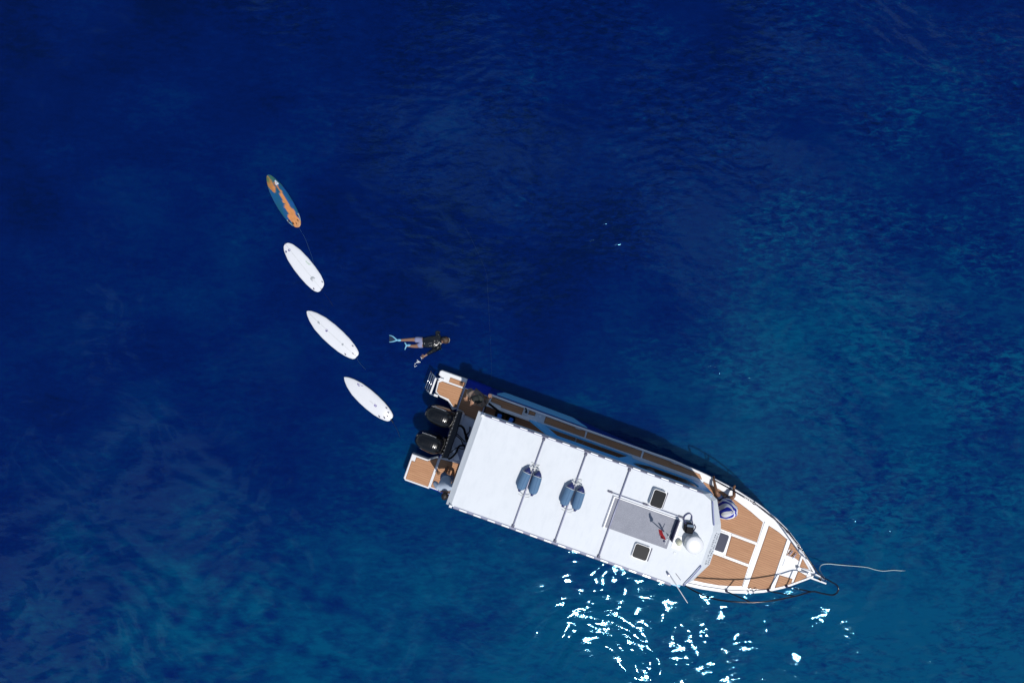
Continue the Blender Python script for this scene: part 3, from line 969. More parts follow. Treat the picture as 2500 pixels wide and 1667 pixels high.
# woven mat with its frame
MB().prism([(3.63, 0.375), (3.63, -0.375), (5.21, -0.375), (5.21, 0.375)], RZ + 0.002, RZ + 0.016).build('woven_mat', WOVEN, roof)
fr = MB()
fr.box(3.585, 3.615, -0.40, 0.40, RZ + 0.001, RZ + 0.03)
fr.box(3.60, 5.24, 0.385, 0.405, RZ + 0.001, RZ + 0.035)
fr.build('mat_frame', GEL, roof)
MB().tube([(3.4, 0.47, RZ + 0.03), (5.28, 0.47, RZ + 0.03)], 0.009, 6).build('side_rail', LAV, roof)
for x in (3.40, 4.30, 5.22):
    MB().box(x, x + 0.12, 0.452, 0.488, RZ + 0.002, RZ + 0.045).build('rail_clamp', NAVY, roof)
MB().tube([(3.56, -0.40, RZ + 0.02), (3.56, 0.42, RZ + 0.02)], 0.006, 6).build('side_rail', LAV, roof)
MB().box(5.215, 5.235, -0.14, 0.39, RZ + 0.002, RZ + 0.20).build('wind_board', NAVY, roof)
MB().box(5.24, 5.275, -0.14, 0.40, RZ + 0.002, RZ + 0.19).build('instrument_ledge', GEL, roof)
def roof_hatch(x0, x1, y0, y1, lift):
    f = MB().prism(rrect(x0 - 0.026, x1 + 0.026, y0 - 0.026, y1 + 0.026, 0.06), RZ + 0.002, RZ + 0.035, 0.01).build('hatch_frame', GEL, roof)
    z = RZ + 0.037 + lift
    lid = MB().prism(rrect(x0, x1, y0, y1, 0.05), z, z + 0.022, 0.006).build('hatch_lid', TINT, f)
    MB().prism(rrect(x0 - 0.012, x1 + 0.012, y0 - 0.012, y1 + 0.012, 0.055), z - 0.012, z + 0.010).build('lid_rim', GEL, lid)
    if lift:
        for y in (y0 + 0.05, y1 - 0.05):
            MB().tube([(x0 + 0.04, y, RZ + 0.03), (x0 + 0.04, y, z)], 0.008, 6).build('hatch_stay', STEEL, f)
    MB().box(x1 + 0.05, x1 + 0.066, y0, y1, RZ + 0.001, RZ + 0.02).build('hatch_gutter', NAVY, f)
roof_hatch(4.43, 4.73, 0.51, 0.91, 0.09)
roof_hatch(4.46, 4.82, -0.81, -0.48, 0.02)
# radar dome
d = MB()
cx, cy = 5.745, -0.02
d.loft([[(cx + r * math.cos(2 * math.pi * k / 36), cy + r * math.sin(2 * math.pi * k / 36), z) for k in range(36)] for r, z in ((0.15, RZ), (0.16, RZ + 0.05), (0.215, RZ + 0.07), (0.222, RZ + 0.10), (0.216, RZ + 0.23), (0.205, RZ + 0.252), (0.185, RZ + 0.262), (0.10, RZ + 0.268), (0.02, RZ + 0.27))])
dome = d.build('radar_dome', GEL, roof)
lt = MB()
for i in range(7):
    a = R(60 + i * 7.5)
    lt.box(cx + 0.218 * math.cos(a) - 0.008, cx + 0.218 * math.cos(a) + 0.008, cy + 0.218 * math.sin(a) - 0.004, cy + 0.218 * math.sin(a) + 0.004, RZ + 0.14, RZ + 0.175, a)
lt.build('dome_lettering', mat('grey_lettering', (0.30, 0.32, 0.36), 0.5), dome)
# horn / searchlight, cream
h = MB()
h.loft([[(5.36 + 0.02 * i + 0.0, -0.12 + q[0], RZ + 0.07 + q[1]) for q in [(rr * math.cos(2 * math.pi * k / 14), rr * math.sin(2 * math.pi * k / 14)) for k in range(14)]] for i, rr in enumerate((0.03, 0.06, 0.075, 0.08, 0.08, 0.075, 0.05))])
h.build('searchlight', mat('cream_plastic', (0.66, 0.66, 0.50), 0.4), roof)
MB().box(5.30, 5.52, -0.30, 0.02, RZ + 0.001, RZ + 0.012).build('light_base', GEL, roof)
MB().box(5.40, 5.46, -0.44, -0.38, RZ + 0.001, RZ + 0.010).build('drain_plate', GREY, roof)
# signal mast with pennant
ms = MB()
ms.tube([(5.20, -0.07, RZ), (4.86, -0.06, RZ + 0.76)], [0.018, 0.011], 8)
mast = ms.build('signal_mast', GEL, roof)
MB().tube([(5.06, 0.10, RZ + 0.34), (5.03, -0.22, RZ + 0.36)], 0.009, 6).build('cross_arm', GEL, mast)
MB().ellipsoid((4.85, -0.06, RZ + 0.78), (0.026, 0.026, 0.03), 12, 8).build('mast_light', NAVY, mast)
fl = MB()
N = 8
for_v = []
for i in range(N + 1):
    t = i / N
    x = 4.85 - 0.13 * t; y = -0.045 + 0.17 * t + 0.010 * math.sin(t * 7)
    wd = 0.10 * (1 - 0.35 * t)
    for_v += [(x + wd * 0.45, y + wd * 0.15, RZ + 0.74 - 0.03 * t), (x - wd * 0.45, y - wd * 0.15, RZ + 0.62 - 0.02 * t)]
fl.add(for_v, [(2 * i, 2 * i + 2, 2 * i + 3, 2 * i + 1) for i in range(N)], True)
fl.build('red_pennant', mat('red_cloth', (0.45, 0.012, 0.02), 0.7), mast)
wh = MB()
wh.add([(5.04, -0.06, RZ + 0.44), (4.90, 0.06, RZ + 0.40), (4.94, 0.08, RZ + 0.30), (5.08, -0.05, RZ + 0.26)], [(0, 1, 2, 3)])
wh.build('white_pennant', mat('white_cloth', (0.75, 0.75, 0.76), 0.8), mast)
# grab rails on the brim
def grab(pts, name='grab_rail'):
    MB().tube(smooth_path(pts, 5), 0.014, 8).build(name, mat('grab_rail_violet', (0.25, 0.27, 0.50), 0.35), roof)
grab([(5.86, 1.07, RZ - 0.02), (5.875, 1.06, RZ + 0.05), (5.97, 0.83, RZ + 0.055), (6.08, 0.58, RZ + 0.05), (6.09, 0.555, RZ - 0.02)])
grab([(6.12, -0.49, RZ - 0.02), (6.12, -0.51, RZ + 0.045), (6.01, -0.79, RZ + 0.05), (5.90, -1.04, RZ + 0.045), (5.89, -1.06, RZ - 0.02)])
# whip aerial and its bracket at the starboard front corner
MB().tube([(5.46, -0.92, RZ), (5.50, -0.95, RZ + 0.10), (5.93, -1.29, RZ + 0.55)], [0.02, 0.014, 0.007], 8).build('whip_aerial', GEL, roof)
MB().tube([(5.44, -0.93, RZ + 0.0), (5.44, -0.93, RZ + 0.14)], [0.03, 0.024], 10).build('aerial_base', LAV, roof)
MB().tube([(5.62, -0.86, RZ + 0.005), (5.78, -0.97, RZ + 0.02)], 0.006, 6).build('aerial_cable', NAVY, roof)

# registration lettering across the brim
def text_part(body, width, origin, xdir, ydir, m, parent, name='lettering'):
    cu = bpy.data.curves.new(name, 'FONT')
    cu.body = body
    cu.size = 1.0
    cu.space_character = 1.25
    tmp = bpy.data.objects.new('tmp_text', cu)
    COL.objects.link(tmp)
    dg = bpy.context.evaluated_depsgraph_get()
    me = bpy.data.meshes.new_from_object(tmp.evaluated_get(dg))
    bpy.data.objects.remove(tmp)
    xs = [v.co.x for v in me.vertices]
    s = width / (max(xs) - min(xs)); x0 = min(xs)
    X, Y = Vector(xdir).normalized(), Vector(ydir).normalized()
    for v in me.vertices:
        v.co = Vector(origin) + X * ((v.co.x - x0) * s) + Y * (v.co.y * s * 1.12)
    me.materials.clear(); me.materials.append(m)
    me.name = name
    return link(name, me, parent)
INK = mat('ink_grey', (0.13, 0.14, 0.18), 0.6)
bs = Vector((6.405 - 6.13, 0, 2.62 - RZ)).normalized()
for txt, t in (('GT.10 No.2259/PPa', 0.205), ('2025 PPa No.5109/L', 0.305)):
    o = Vector((6.13, -0.44, RZ)) + bs * t + Vector((0.006, 0, 0.008))
    text_part(txt, 0.82, o, (0, 1, 0), -bs, INK, roof, 'registration_lettering')

# foredeck fittings -------------------------------------------------------------
fzz = lambda x, y: fz(x, y)
MB().prism(rrect(6.5, 7.175, -0.335, 0.235, 0.05), 1.26, 1.335, 0.012).build('deck_hatch', GEL, boat)
MB().prism(rrect(6.6, 7.14, -0.29, 0.19, 0.045), 1.33, 1.352, 0.008).build('hatch_glass', CHAR, boat)
MB().prism([(8.60, 0.23), (9.04, 0.25), (9.04, -0.28), (8.60, -0.30)], 1.42, 1.468, 0.008).build('anchor_locker', GEL, boat)
MB().box(8.66, 8.67, -0.06, 0.14, 1.466, 1.472).build('locker_seam', mat('seam_grey2', (0.3, 0.32, 0.36), 0.6), boat)
def beam(poly, h=0.03):
    MB().prism(poly, lambda x, y: fz(x, y) - 0.01, lambda x, y: fz(x, y) + h).build('deck_beam', GEL, boat)
beam([(7.875, 0.86), (7.995, 0.82), (8.00, -0.95), (7.895, -0.96)], 0.022)
beam([(8.56, 0.64), (8.655, 0.60), (8.665, -0.72), (8.58, -0.77)], 0.022)
beam([(9.03, 0.38), (9.08, 0.33), (9.08, 0.04), (9.04, 0.04)], 0.024)
beam([(7.18, 0.265), (7.87, 0.265), (7.87, 0.215), (7.18, 0.215)], 0.015)
beam([(7.18, -0.345), (7.87, -0.345), (7.87, -0.395), (7.18, -0.395)], 0.015)
def cleat(x, y, rz, m=STEEL):
    c = MB()
    ca, sa = math.cos(rz), math.sin(rz)
    g = lambda a, b, z: (x + a * ca - b * sa, y + a * sa + b * ca, sheer_z(x) + z)
    c.tube([g(-0.09, 0, 0.085), g(-0.04, 0, 0.095), g(0.04, 0, 0.095), g(0.09, 0, 0.085)], [0.008, 0.014, 0.014, 0.008], 8)
    c.tube([g(-0.03, 0, 0.02), g(-0.03, 0, 0.09)], 0.012, 8)
    c.tube([g(0.03, 0, 0.02), g(0.03, 0, 0.09)], 0.012, 8)
    c.build('cleat', m, boat)
for x, y in ((8.08, -0.98), (8.20, -0.93)):
    cleat(x, y, R(70))
cleat(8.74, 0.33, R(70), LAV); cleat(8.85, 0.30, R(70), LAV)
cleat(2.45, 1.50, 0); cleat(5.15, 1.50, R(-3)); cleat(2.45, -1.50, 0); cleat(5.15, -1.50, 0)
MB().prism(rrect(8.68, 8.92, 0.24, 0.40, 0.02), 1.44, 1.462).build('cleat_pad', GEL, boat)
# cup holder and filler cap on the port deck
c = MB()
MB().prism([(0.92, 1.53), (1.05, 1.53), (1.05, 1.36), (0.92, 1.36)], 1.108, 1.13).build('cup_holder_pad', GREY, boat)
c.loft([[(0.99 + r * math.cos(2 * math.pi * k / 20), 1.45 + r * math.sin(2 * math.pi * k / 20), z) for k in range(20)] for r, z in ((0.045, 1.131), (0.048, 1.142), (0.03, 1.142), (0.025, 1.131))])
c.build('cup_holder', STEEL, boat)
MB().tube([(0.99, 1.45, 1.13), (0.96, 1.53, 1.30), (0.93, 1.56, 1.36)], [0.026, 0.020, 0.020], 10).build('rod_holder', RUBBER, boat)
c = MB()
c.loft([[(1.38 + r * math.cos(2 * math.pi * k / 20), 1.46 + r * math.sin(2 * math.pi * k / 20), z) for k in range(20)] for r, z in ((0.036, 1.125), (0.034, 1.136), (0.016, 1.137), (0.012, 1.132))])
c.build('fuel_filler', GEL, boat)
# awning pole at the aft port corner and a dark grab bar
MB().tube([(-0.10, 1.33, 1.12), (-0.04, 1.16, 2.80)], 0.016, 8).build('awning_pole', RUBBER, boat)
MB().tube(smooth_path([(-0.02, 1.33, 1.15), (0.12, 1.30, 1.32), (0.30, 1.24, 1.30), (0.42, 1.20, 1.0)]), 0.03, 8).build('side_handle', RUBBER, boat)

# pulpit ---------------------------------------------------------------------------
RAIL = [(6.28, 1.44, 1.30), (6.34, 1.445, 1.72), (6.59, 1.41, 1.90), (7.31, 1.26, 1.95), (8.05, 0.99, 2.0), (8.60, 0.66, 2.04), (9.32, 0.16, 2.06), (9.62, 0.085, 2.07), (9.84, 0.04, 2.07), (9.915, -0.05, 2.07), (9.89, -0.17, 2.07), (9.79, -0.24, 2.07), (9.55, -0.285, 2.06), (9.31, -0.33, 2.05), (8.94, -0.59, 2.04), (8.36, -0.94, 2.02), (7.85, -1.165, 1.98), (7.31, -1.335, 1.92), (6.95, -1.40, 1.82), (6.65, -1.425, 1.62), (6.45, -1.44, 1.30)]
def raise_pt(p, k=1.0):
    # the pulpit stands 0.85 m above the deck
    z = p[2] + 0.20 * k
    f = (CAM_H - z) / (CAM_H - p[2])
    return (p[0] * f, 3.1 - (3.1 - p[1]) * f, z)
RAIL = [raise_pt(p, min(1.0, max(0.0, (p[2] - 1.3) / 0.6))) for p in RAIL]
rail = MB().tube(smooth_path(RAIL, 4), 0.019, 8).build('pulpit_rail', DSTEEL, boat)
for b, t in (((8.93, -0.53), (9.30, -0.335, 2.05)), ((8.53, -0.80), (8.95, -0.585, 2.04)), ((7.53, -1.20), (7.97, -1.12, 1.985)),
             ((8.91, 0.54), (9.30, 0.17, 2.06)), ((8.50, 0.82), (8.72, 0.575, 2.045)), ((7.45, 1.22), (7.75, 1.105, 1.98)), ((6.75, 1.36), (6.95, 1.335, 1.93))):
    z = sheer_z(b[0]) + 0.045
    MB().tube([(b[0], b[1], z), (b[0] + 0.02, b[1], z + 0.05), raise_pt(t)], 0.016, 8).build('stanchion', DSTEEL, rail)
    MB().tube([(b[0] - 0.005, b[1], z), (b[0] + 0.01, b[1], z + 0.07)], [0.036, 0.026], 10).build('stanchion_foot', NAVY, rail)
# bow roller and anchor
br = MB()
br.prism([(9.05, 0.05), (9.40, 0.06), (9.84, 0.0), (9.84, -0.012), (9.40, -0.005), (9.05, -0.01)], 1.47, 1.52)
br.prism([(9.40, -0.125), (9.88, -0.13), (9.88, -0.095), (9.40, -0.085)], 1.46, 1.52)
br.prism([(9.34, 0.06), (9.44, 0.06), (9.44, -0.12), (9.34, -0.12)], 1.475, 1.50)
roller = br.build('bow_roller', GEL, boat)
MB().tube([(9.70, -0.10, 1.49), (9.70, 0.0, 1.49)], 0.035, 12).build('roller_wheel', RUBBER, roller)
an = MB()
an.tube([(9.06, 0.02, 1.54), (9.40, 0.0, 1.545), (9.78, -0.03, 1.535), (9.84, -0.05, 1.44)], 0.014, 8)
an.add([(9.62, 0.02, 1.50), (9.84, 0.0, 1.42), (9.80, -0.05, 1.36), (9.84, -0.10, 1.42), (9.62, -0.12, 1.50), (9.70, -0.05, 1.44)], [(0, 1, 2, 5), (5, 2, 3, 4)])
an.build('anchor', STEEL, boat)
wd = MB()
wd.tube([(9.06, 0.02, 1.47), (9.06, 0.02, 1.57)], [0.055, 0.045], 14)
wd.tube([(9.00, 0.05, 1.52), (9.10, -0.02, 1.52)], 0.02, 8)
wd.build('windlass', STEEL, boat)

# ------------------------------------------------------------------ loose things on the boat
def to_world(p):
    c, s = math.cos(-HEAD), math.sin(-HEAD)
    return Vector((BOAT_LOC.x + p[0] * c - p[1] * s, BOAT_LOC.y + p[0] * s + p[1] * c, p[2]))

FEN = mat('fender_cover_blue', (0.095, 0.19, 0.325), 0.8, vary=0.10, scale=9, bump=0.15, bscale=160)
FEN_END = mat('fender_end_navy', (0.02, 0.03, 0.14), 0.45)
FPOS = [(1.385, 0.06, 'blue boat fender on the roof, aft one of the sternward pair', -0.07), (1.675, 0.06, 'blue boat fender on the roof, forward one of the sternward pair', 0.04),
        (2.49, 0.06, 'blue boat fender on the roof, aft one of the pair nearer the bow', -0.05), (2.775, 0.06, 'blue boat fender on the roof, forward one of the pair nearer the bow', 0.03)]
def make_fender():
    r0 = 0.118
    b = MB()
    prof = [(-0.245, 0.055), (-0.225, 0.088), (-0.18, 0.112), (-0.10, r0), (0.0, r0 * 1.01), (0.10, r0), (0.17, 0.114), (0.195, 0.106), (0.20, 0.10)]
    rings = [[(r * math.cos(2 * math.pi * k / 24), y, r * math.sin(2 * math.pi * k / 24)) for k in range(24)] for y, r in prof]
    b.loft(rings)
    cover = b.build('cover', FEN)
    caps = []
    for ps in ([(0.195, 0.098), (0.24, 0.085), (0.285, 0.055), (0.31, 0.03), (0.33, 0.022)], [(-0.24, 0.056), (-0.275, 0.035), (-0.30, 0.026)]):
        caps.append(MB().loft([[(r * math.cos(2 * math.pi * k / 16), y, r * math.sin(2 * math.pi * k / 16)) for k in range(16)] for y, r in ps]).build('end_cap', FEN_END))
    rp = MB().tube([(r0 * 0.99 * math.cos(t * 6.2832), 0.195 + 0.004 * math.sin(t * 25), r0 * 0.9 * math.sin(t * 6.2832)) for t in [i / 24 for i in range(25)]], 0.006, 6).build('drawstring', ROPEW)
    sm = MB().tube([(0.02, -0.20, r0 * 0.93), (0.012, -0.1, r0 * 1.0), (0.012, 0.1, r0 * 1.0), (0.012, 0.18, r0 * 0.95)], 0.004, 5).build('cover_seam', mat('seam_blue', (0.06, 0.14, 0.30), 0.8), None)
    return [cover] + caps + [rp, sm]
proto = make_fender()
for i, (x, y, lab, rz) in enumerate(FPOS):
    root = empty('boat_fender', to_world((x, y, RZ + 0.118)), -HEAD + rz, lab, 'fender', 'fenders lashed on the roof')
    side = -1 if i % 2 == 0 else 1
    for p in proto:
        q = p if i == 0 else p.copy()
        if i: COL.objects.link(q)
        q.parent = root
    # lashing of its own, tied back to the roof bar
    bx = 0.135 if i % 2 == 0 else -0.155
    l = MB()
    rs = random.Random(i)
    top = [(0, 0.33, 0.0)]
    for k in range(7):
        top.append((bx * (k + 1) / 7 + 0.02 * rs.uniform(-1, 1), 0.33 + 0.035 * rs.uniform(-1, 1.2), -0.05 + 0.05 * rs.random()))
    l.tube(smooth_path(top, 3), 0.010, 6)
    for k in range(2):
        l.tube(smooth_path([(bx * 0.8, 0.34, -0.04), (bx * 0.9 + 0.03 * rs.uniform(-1, 1), 0.39 + 0.03 * k, -0.08), (bx * 0.6 + 0.08 * rs.uniform(-1, 1), 0.43 + 0.04 * rs.random(), -0.10), (bx * 0.3, 0.40, -0.108)], 4), 0.007, 6)
    l.tube(smooth_path([(0, -0.30, 0.0), (bx * 0.4, -0.33, -0.05), (bx, -0.34 - 0.03 * rs.random(), -0.075), (bx * 0.8, -0.40, -0.105), (bx * 0.2, -0.38, -0.108)], 4), 0.007, 6)
    l.build('lashing_rope', ROPEW, root)

# black bag beside the dome
bag = empty('black_bag', to_world((5.52, 0.30, RZ)), -HEAD + R(12), 'black bag with looped straps beside the white radar dome', 'bag')
bm = MB().prism(rrect(-0.10, 0.10, -0.12, 0.11, 0.04), 0.0, 0.19, 0.03)
bm.build('body', RUBBER, bag)
MB().prism(rrect(-0.08, 0.085, 0.045, 0.105, 0.02), 0.185, 0.205, 0.008).build('flap', mat('slate_cloth', (0.12, 0.17, 0.24), 0.7), bag)
MB().tube(smooth_path([(-0.09, 0.10, 0.15), (-0.13, 0.16, 0.06), (-0.11, 0.26, 0.03), (-0.02, 0.33, 0.03), (0.05, 0.29, 0.03), (0.06, 0.20, 0.05), (0.07, 0.11, 0.14)], 5), 0.013, 6).build('strap', mat('violet_strap', (0.09, 0.085, 0.20), 0.7), bag)
MB().tube(smooth_path([(0.09, 0.12, 0.18), (0.14, 0.05, 0.15), (0.13, -0.08, 0.05)], 5), 0.014, 6).build('strap', NAVY, bag)

# blue dive kit in the aft cockpit
kit = empty('dive_bag', to_world((0.36, 1.03, 0.51)), -HEAD + R(8), 'blue and black kit bag, aft of two under the roof edge', 'bag', 'kit bags by the coaming')
CB = mat('bright_blue_fabric', (0.03, 0.17, 0.62), 0.7, vary=0.2, scale=20, bump=0.3, bscale=50)
def kitbag(root, w, d, h):
    MB().prism(rrect(-w, w, -d, d, 0.06), 0, h, 0.05).build('body', RUBBER, root)
    MB().prism(rrect(-w * 0.45, w * 0.5, -d * 0.2, d * 0.9, 0.03), h - 0.005, h + 0.02, 0.008).build('panel', CB, root)
    MB().tube(smooth_path([(-w * 0.7, -d, h * 0.7), (-w * 0.7, -d * 0.3, h + 0.05), (-w * 0.7, d * 0.5, h + 0.05), (-w * 0.7, d, h * 0.7)]), 0.016, 6).build('strap', RUBBER, root)
    MB().tube(smooth_path([(w * 0.7, -d, h * 0.7), (w * 0.7, -d * 0.3, h + 0.05), (w * 0.7, d * 0.5, h + 0.05), (w * 0.7, d, h * 0.7)]), 0.016, 6).build('strap', RUBBER, root)
kitbag(kit, 0.13, 0.15, 0.62)
kit2 = empty('dive_bag', to_world((0.66, 1.02, 0.51)), -HEAD - R(10), 'blue and black kit bag, forward of two under the roof edge', 'bag', 'kit bags by the coaming')
kitbag(kit2, 0.12, 0.17, 0.60)

# ------------------------------------------------------------------ people
EDGES = [('pel', 'spn'), ('spn', 'cst'), ('cst', 'nck'), ('nck', 'hed'), ('hed', 'crn'),
         ('cst', 'shL'), ('shL', 'elL'), ('elL', 'wrL'), ('wrL', 'haL'), ('cst', 'shR'), ('shR', 'elR'), ('elR', 'wrR'), ('wrR', 'haR'),
         ('pel', 'hiL'), ('hiL', 'knL'), ('knL', 'anL'), ('anL', 'toL'), ('pel', 'hiR'), ('hiR', 'knR'), ('knR', 'anR'), ('anR', 'toR')]
RAD = dict(pel=.125, spn=.115, cst=.135, nck=.052, hed=.088, crn=.07, sh=.066, el=.045, wr=.030, ha=.034, hi=.088, kn=.058, an=.038, to=.034)
def rad(j):
    return RAD.get(j, RAD.get(j[:2], 0.05))

def skin_mesh(name, pts, edges, radii, m, parent, root='pel', sub=2):
    names = list(pts)
    ix = {n: i for i, n in enumerate(names)}
    me = bpy.data.meshes.new(name)
    me.from_pydata([tuple(pts[n]) for n in names], [(ix[a], ix[b]) for a, b in edges], [])
    o = bpy.data.objects.new(name, me)
    COL.objects.link(o)
    md = o.modifiers.new('skin', 'SKIN')
    md.use_smooth_shade = True
    layer = me.skin_vertices[0].data
    for n in names:
        r = radii[n]
        layer[ix[n]].radius = (r, r) if not isinstance(r, tuple) else r
        layer[ix[n]].use_root = (n == root)
    sb = o.modifiers.new('sub', 'SUBSURF'); sb.levels = sub; sb.render_levels = sub
    dg = bpy.context.evaluated_depsgraph_get()
    new = bpy.data.meshes.new_from_object(o.evaluated_get(dg))
    bpy.data.objects.remove(o)
    new.name = name
    new.materials.clear(); new.materials.append(m)
    for p in new.polygons: p.use_smooth = True
    return link(name, new, parent)

def lerp(a, b, t):
    return tuple(a[i] + (b[i] - a[i]) * t for i in range(3))

def add_to_mesh(o, mb):
    """weld extra geometry (fingers, nose, ears) into the body mesh"""
    bmx = bmesh.new(); bmx.from_mesh(o.data)
    vs = [bmx.verts.new(v) for v in mb.v]
    for f in mb.f:
        try:
            fc = bmx.faces.new([vs[i] for i in f]); fc.smooth = True
        except ValueError:
            pass
    bmx.to_mesh(o.data); bmx.free()

def hand_mb(mb, wr, ha, nrm):
    w, h = Vector(wr), Vector(ha)
    d = (h - w).normalized()
    nrm = Vector(nrm); side = d.cross(nrm).normalized(); nrm = side.cross(d).normalized()
    for i, (off, ln) in enumerate(((-0.030, 0.060), (-0.010, 0.076), (0.010, 0.080), (0.029, 0.070))):
        a = h + side * off - d * 0.015
        mb.tube([a, a + d * (ln * 0.45) + side * off * 0.2, a + d * (ln * 0.78) - nrm * 0.012 + side * off * 0.3, a + d * ln - nrm * 0.028 + side * off * 0.3], [0.0095, 0.009, 0.008, 0.006], 6)
    a = w + d * 0.03 + side * 0.028
    mb.tube([a, a + side * 0.03 + d * 0.025, a + side * 0.04 + d * 0.055 - nrm * 0.01], [0.011, 0.010, 0.007], 6)

def make_person(root, J, skin, face=None, shirt=None, shorts=None, sleeve=1.0, leg=0.6, hand_n=(0, 0, 1), scale=1.0):
    radii = {j: rad(j) * scale for j in J}
    ed = [(a, b) for a, b in EDGES if a in J and b in J]
    body = skin_mesh('body', J, ed, radii, skin, root)
    ex = MB()
    for s in 'LR':
        if 'ha' + s in J:
            hand_mb(ex, J['wr' + s], J['ha' + s], hand_n)
    if face is not None:
        f = Vector(face).normalized()
        hd = Vector(J['hed']); up = (Vector(J['crn']) - Vector(J['nck'])).normalized()
        f = (f - up * f.dot(up)).normalized(); sd = f.cross(up).normalized()
        r = radii['hed']
        ex.ellipsoid(hd + f * (r * 0.98) - up * 0.02, (0.014, 0.014, 0.022), 8, 6)
        ex.ellipsoid(hd + f * (r * 0.55) - up * 0.07, (0.045, 0.045, 0.04), 10, 8)
        for q in (-1, 1):
            ex.ellipsoid(hd + sd * (q * r * 1.0) - up * 0.01, (0.016, 0.016, 0.03), 8, 6)
        ey = None
        for q in (-1, 1):
            MB().ellipsoid(hd + f * (r * 0.90) + sd * (q * 0.03) + up * 0.012, (0.011, 0.011, 0.009), 8, 6).build('eye', mat('face_dark', (0.06, 0.025, 0.02), 0.5), root)
        MB().ellipsoid(hd + f * (r * 0.86) - up * 0.075, (0.02, 0.02, 0.006), 8, 6).build('mouth', mat('lip', (0.22, 0.09, 0.07), 0.5), root)
    if ex.v:
        add_to_mesh(body, ex)
    if shirt:
        P = {j: J[j] for j in ('spn', 'cst', 'nck', 'shL', 'shR') if j in J}
        P['nck'] = lerp(J['cst'], J['nck'], 0.55)
        rr = {j: rad(j) * 1.32 * scale for j in P}; rr['nck'] = 0.085 * scale
        E = [('hem', 'spn'), ('spn', 'cst'), ('cst', 'nck'), ('cst', 'shL'), ('cst', 'shR')]
        P['hem'] = lerp(J['spn'], J['pel'], 0.95); rr['hem'] = 0.145 * scale
        for s in 'LR':
            e = J['el' + s]; w = J['wr' + s]
            if sleeve <= 1.0:
                P['el' + s] = lerp(J['sh' + s], e, sleeve); rr['el' + s] = 0.062 * scale
            else:
                P['el' + s] = e; rr['el' + s] = 0.064 * scale
                P['wr' + s] = lerp(e, w, sleeve - 1.0); rr['wr' + s] = 0.048 * scale
                E.append(('el' + s, 'wr' + s))
            E.append(('sh' + s, 'el' + s))
        skin_mesh('shirt', P, E, rr, shirt, root, 'spn')
    if shorts:
        P = {j: J[j] for j in ('pel', 'hiL', 'hiR')}
        P['spn'] = lerp(J['pel'], J['spn'], 0.5)
        rr = dict(pel=.150 * scale, hiL=.108 * scale, hiR=.108 * scale, spn=.128 * scale)
        E = [('pel', 'spn'), ('pel', 'hiL'), ('pel', 'hiR')]
        for s in 'LR':
            P['kn' + s] = lerp(J['hi' + s], J['kn' + s], leg); rr['kn' + s] = 0.088 * scale
            E.append(('hi' + s, 'kn' + s))
        skin_mesh('shorts', P, E, rr, shorts, root)
    return body

# --- man at the port stern corner, dark vest, brown sleeves, dark cap
p1o = (-0.38, 1.42, 0.565)
p1 = empty('person', to_world(p1o), -HEAD, 'person in black vest, brown sleeves and dark cap standing at the ladder corner', 'person')
f1 = Vector((-0.35, -0.94, 0)).normalized(); s1 = Vector((0.90, -0.44, 0)).normalized()   # shoulder line
def S1(a, f, z): return tuple(s1 * a + f1 * f + Vector((0, 0.0, z)))
J1 = dict(pel=S1(0, 0, .86), spn=S1(0, .02, 1.03), cst=S1(0, .02, 1.22), nck=S1(0, .02, 1.40), hed=S1(0, .13, 1.46), crn=S1(0, .05, 1.55),
          shL=S1(.18, .0, 1.30), elL=S1(.27, .02, 1.05), wrL=S1(.26, -.20, 1.08), haL=S1(.24, -.27, 1.10),
          shR=S1(-.18, .0, 1.30), elR=S1(-.25, -.02, 1.06), wrR=S1(-.20, .18, 1.0), haR=S1(-.18, .24, .98),
          hiL=S1(.09, 0, .80), knL=S1(.10, .03, .45), anL=S1(.10, 0, .08), toL=S1(.12, .14, .035),
          hiR=S1(-.09, 0, .80), knR=S1(-.10, .03, .45), anR=S1(-.10, 0, .08), toR=S1(-.12, .14, .035))
BROWN = mat('brown_grey_cloth', (0.23, 0.17, 0.135), 0.85, vary=0.2, scale=30, bump=0.3, bscale=60)
BLKC = mat('black_cloth', (0.014, 0.014, 0.017), 0.85, vary=0.3, scale=30, bump=0.3, bscale=70)
make_person(p1, J1, SKIN_T, face=(f1 * 0.6 + Vector((0, 0, 0.8))), shirt=BROWN, sleeve=1.95, shorts=BLKC, leg=0.9, scale=1.15)
v = {j: J1[j] for j in ('pel', 'spn', 'cst')}
v['nck'] = lerp(J1['cst'], J1['nck'], 0.5); v['aL'] = lerp(J1['cst'], J1['shL'], 0.72); v['aR'] = lerp(J1['cst'], J1['shR'], 0.72)
skin_mesh('vest', v, [('pel', 'spn'), ('spn', 'cst'), ('cst', 'nck'), ('cst', 'aL'), ('cst', 'aR')], dict(pel=.165, spn=.165, cst=.20, nck=.11, aL=.12, aR=.12), BLKC, p1)
cp = MB()
hc = Vector(J1['hed']) - f1 * 0.125 + Vector((0, 0, 0.05))
CAPM = mat('dark_olive_cap', (0.018, 0.022, 0.020), 0.8, vary=0.3)
cp.ellipsoid(hc, (0.102, 0.102, 0.085), 18, 10)
cp.build('cap', CAPM, p1)
MB().ellipsoid(hc - f1 * 0.05 + s1 * 0.06 + Vector((0, 0, -0.01)), (0.115, 0.11, 0.02), 18, 8).build('cap_brim', CAPM, p1)

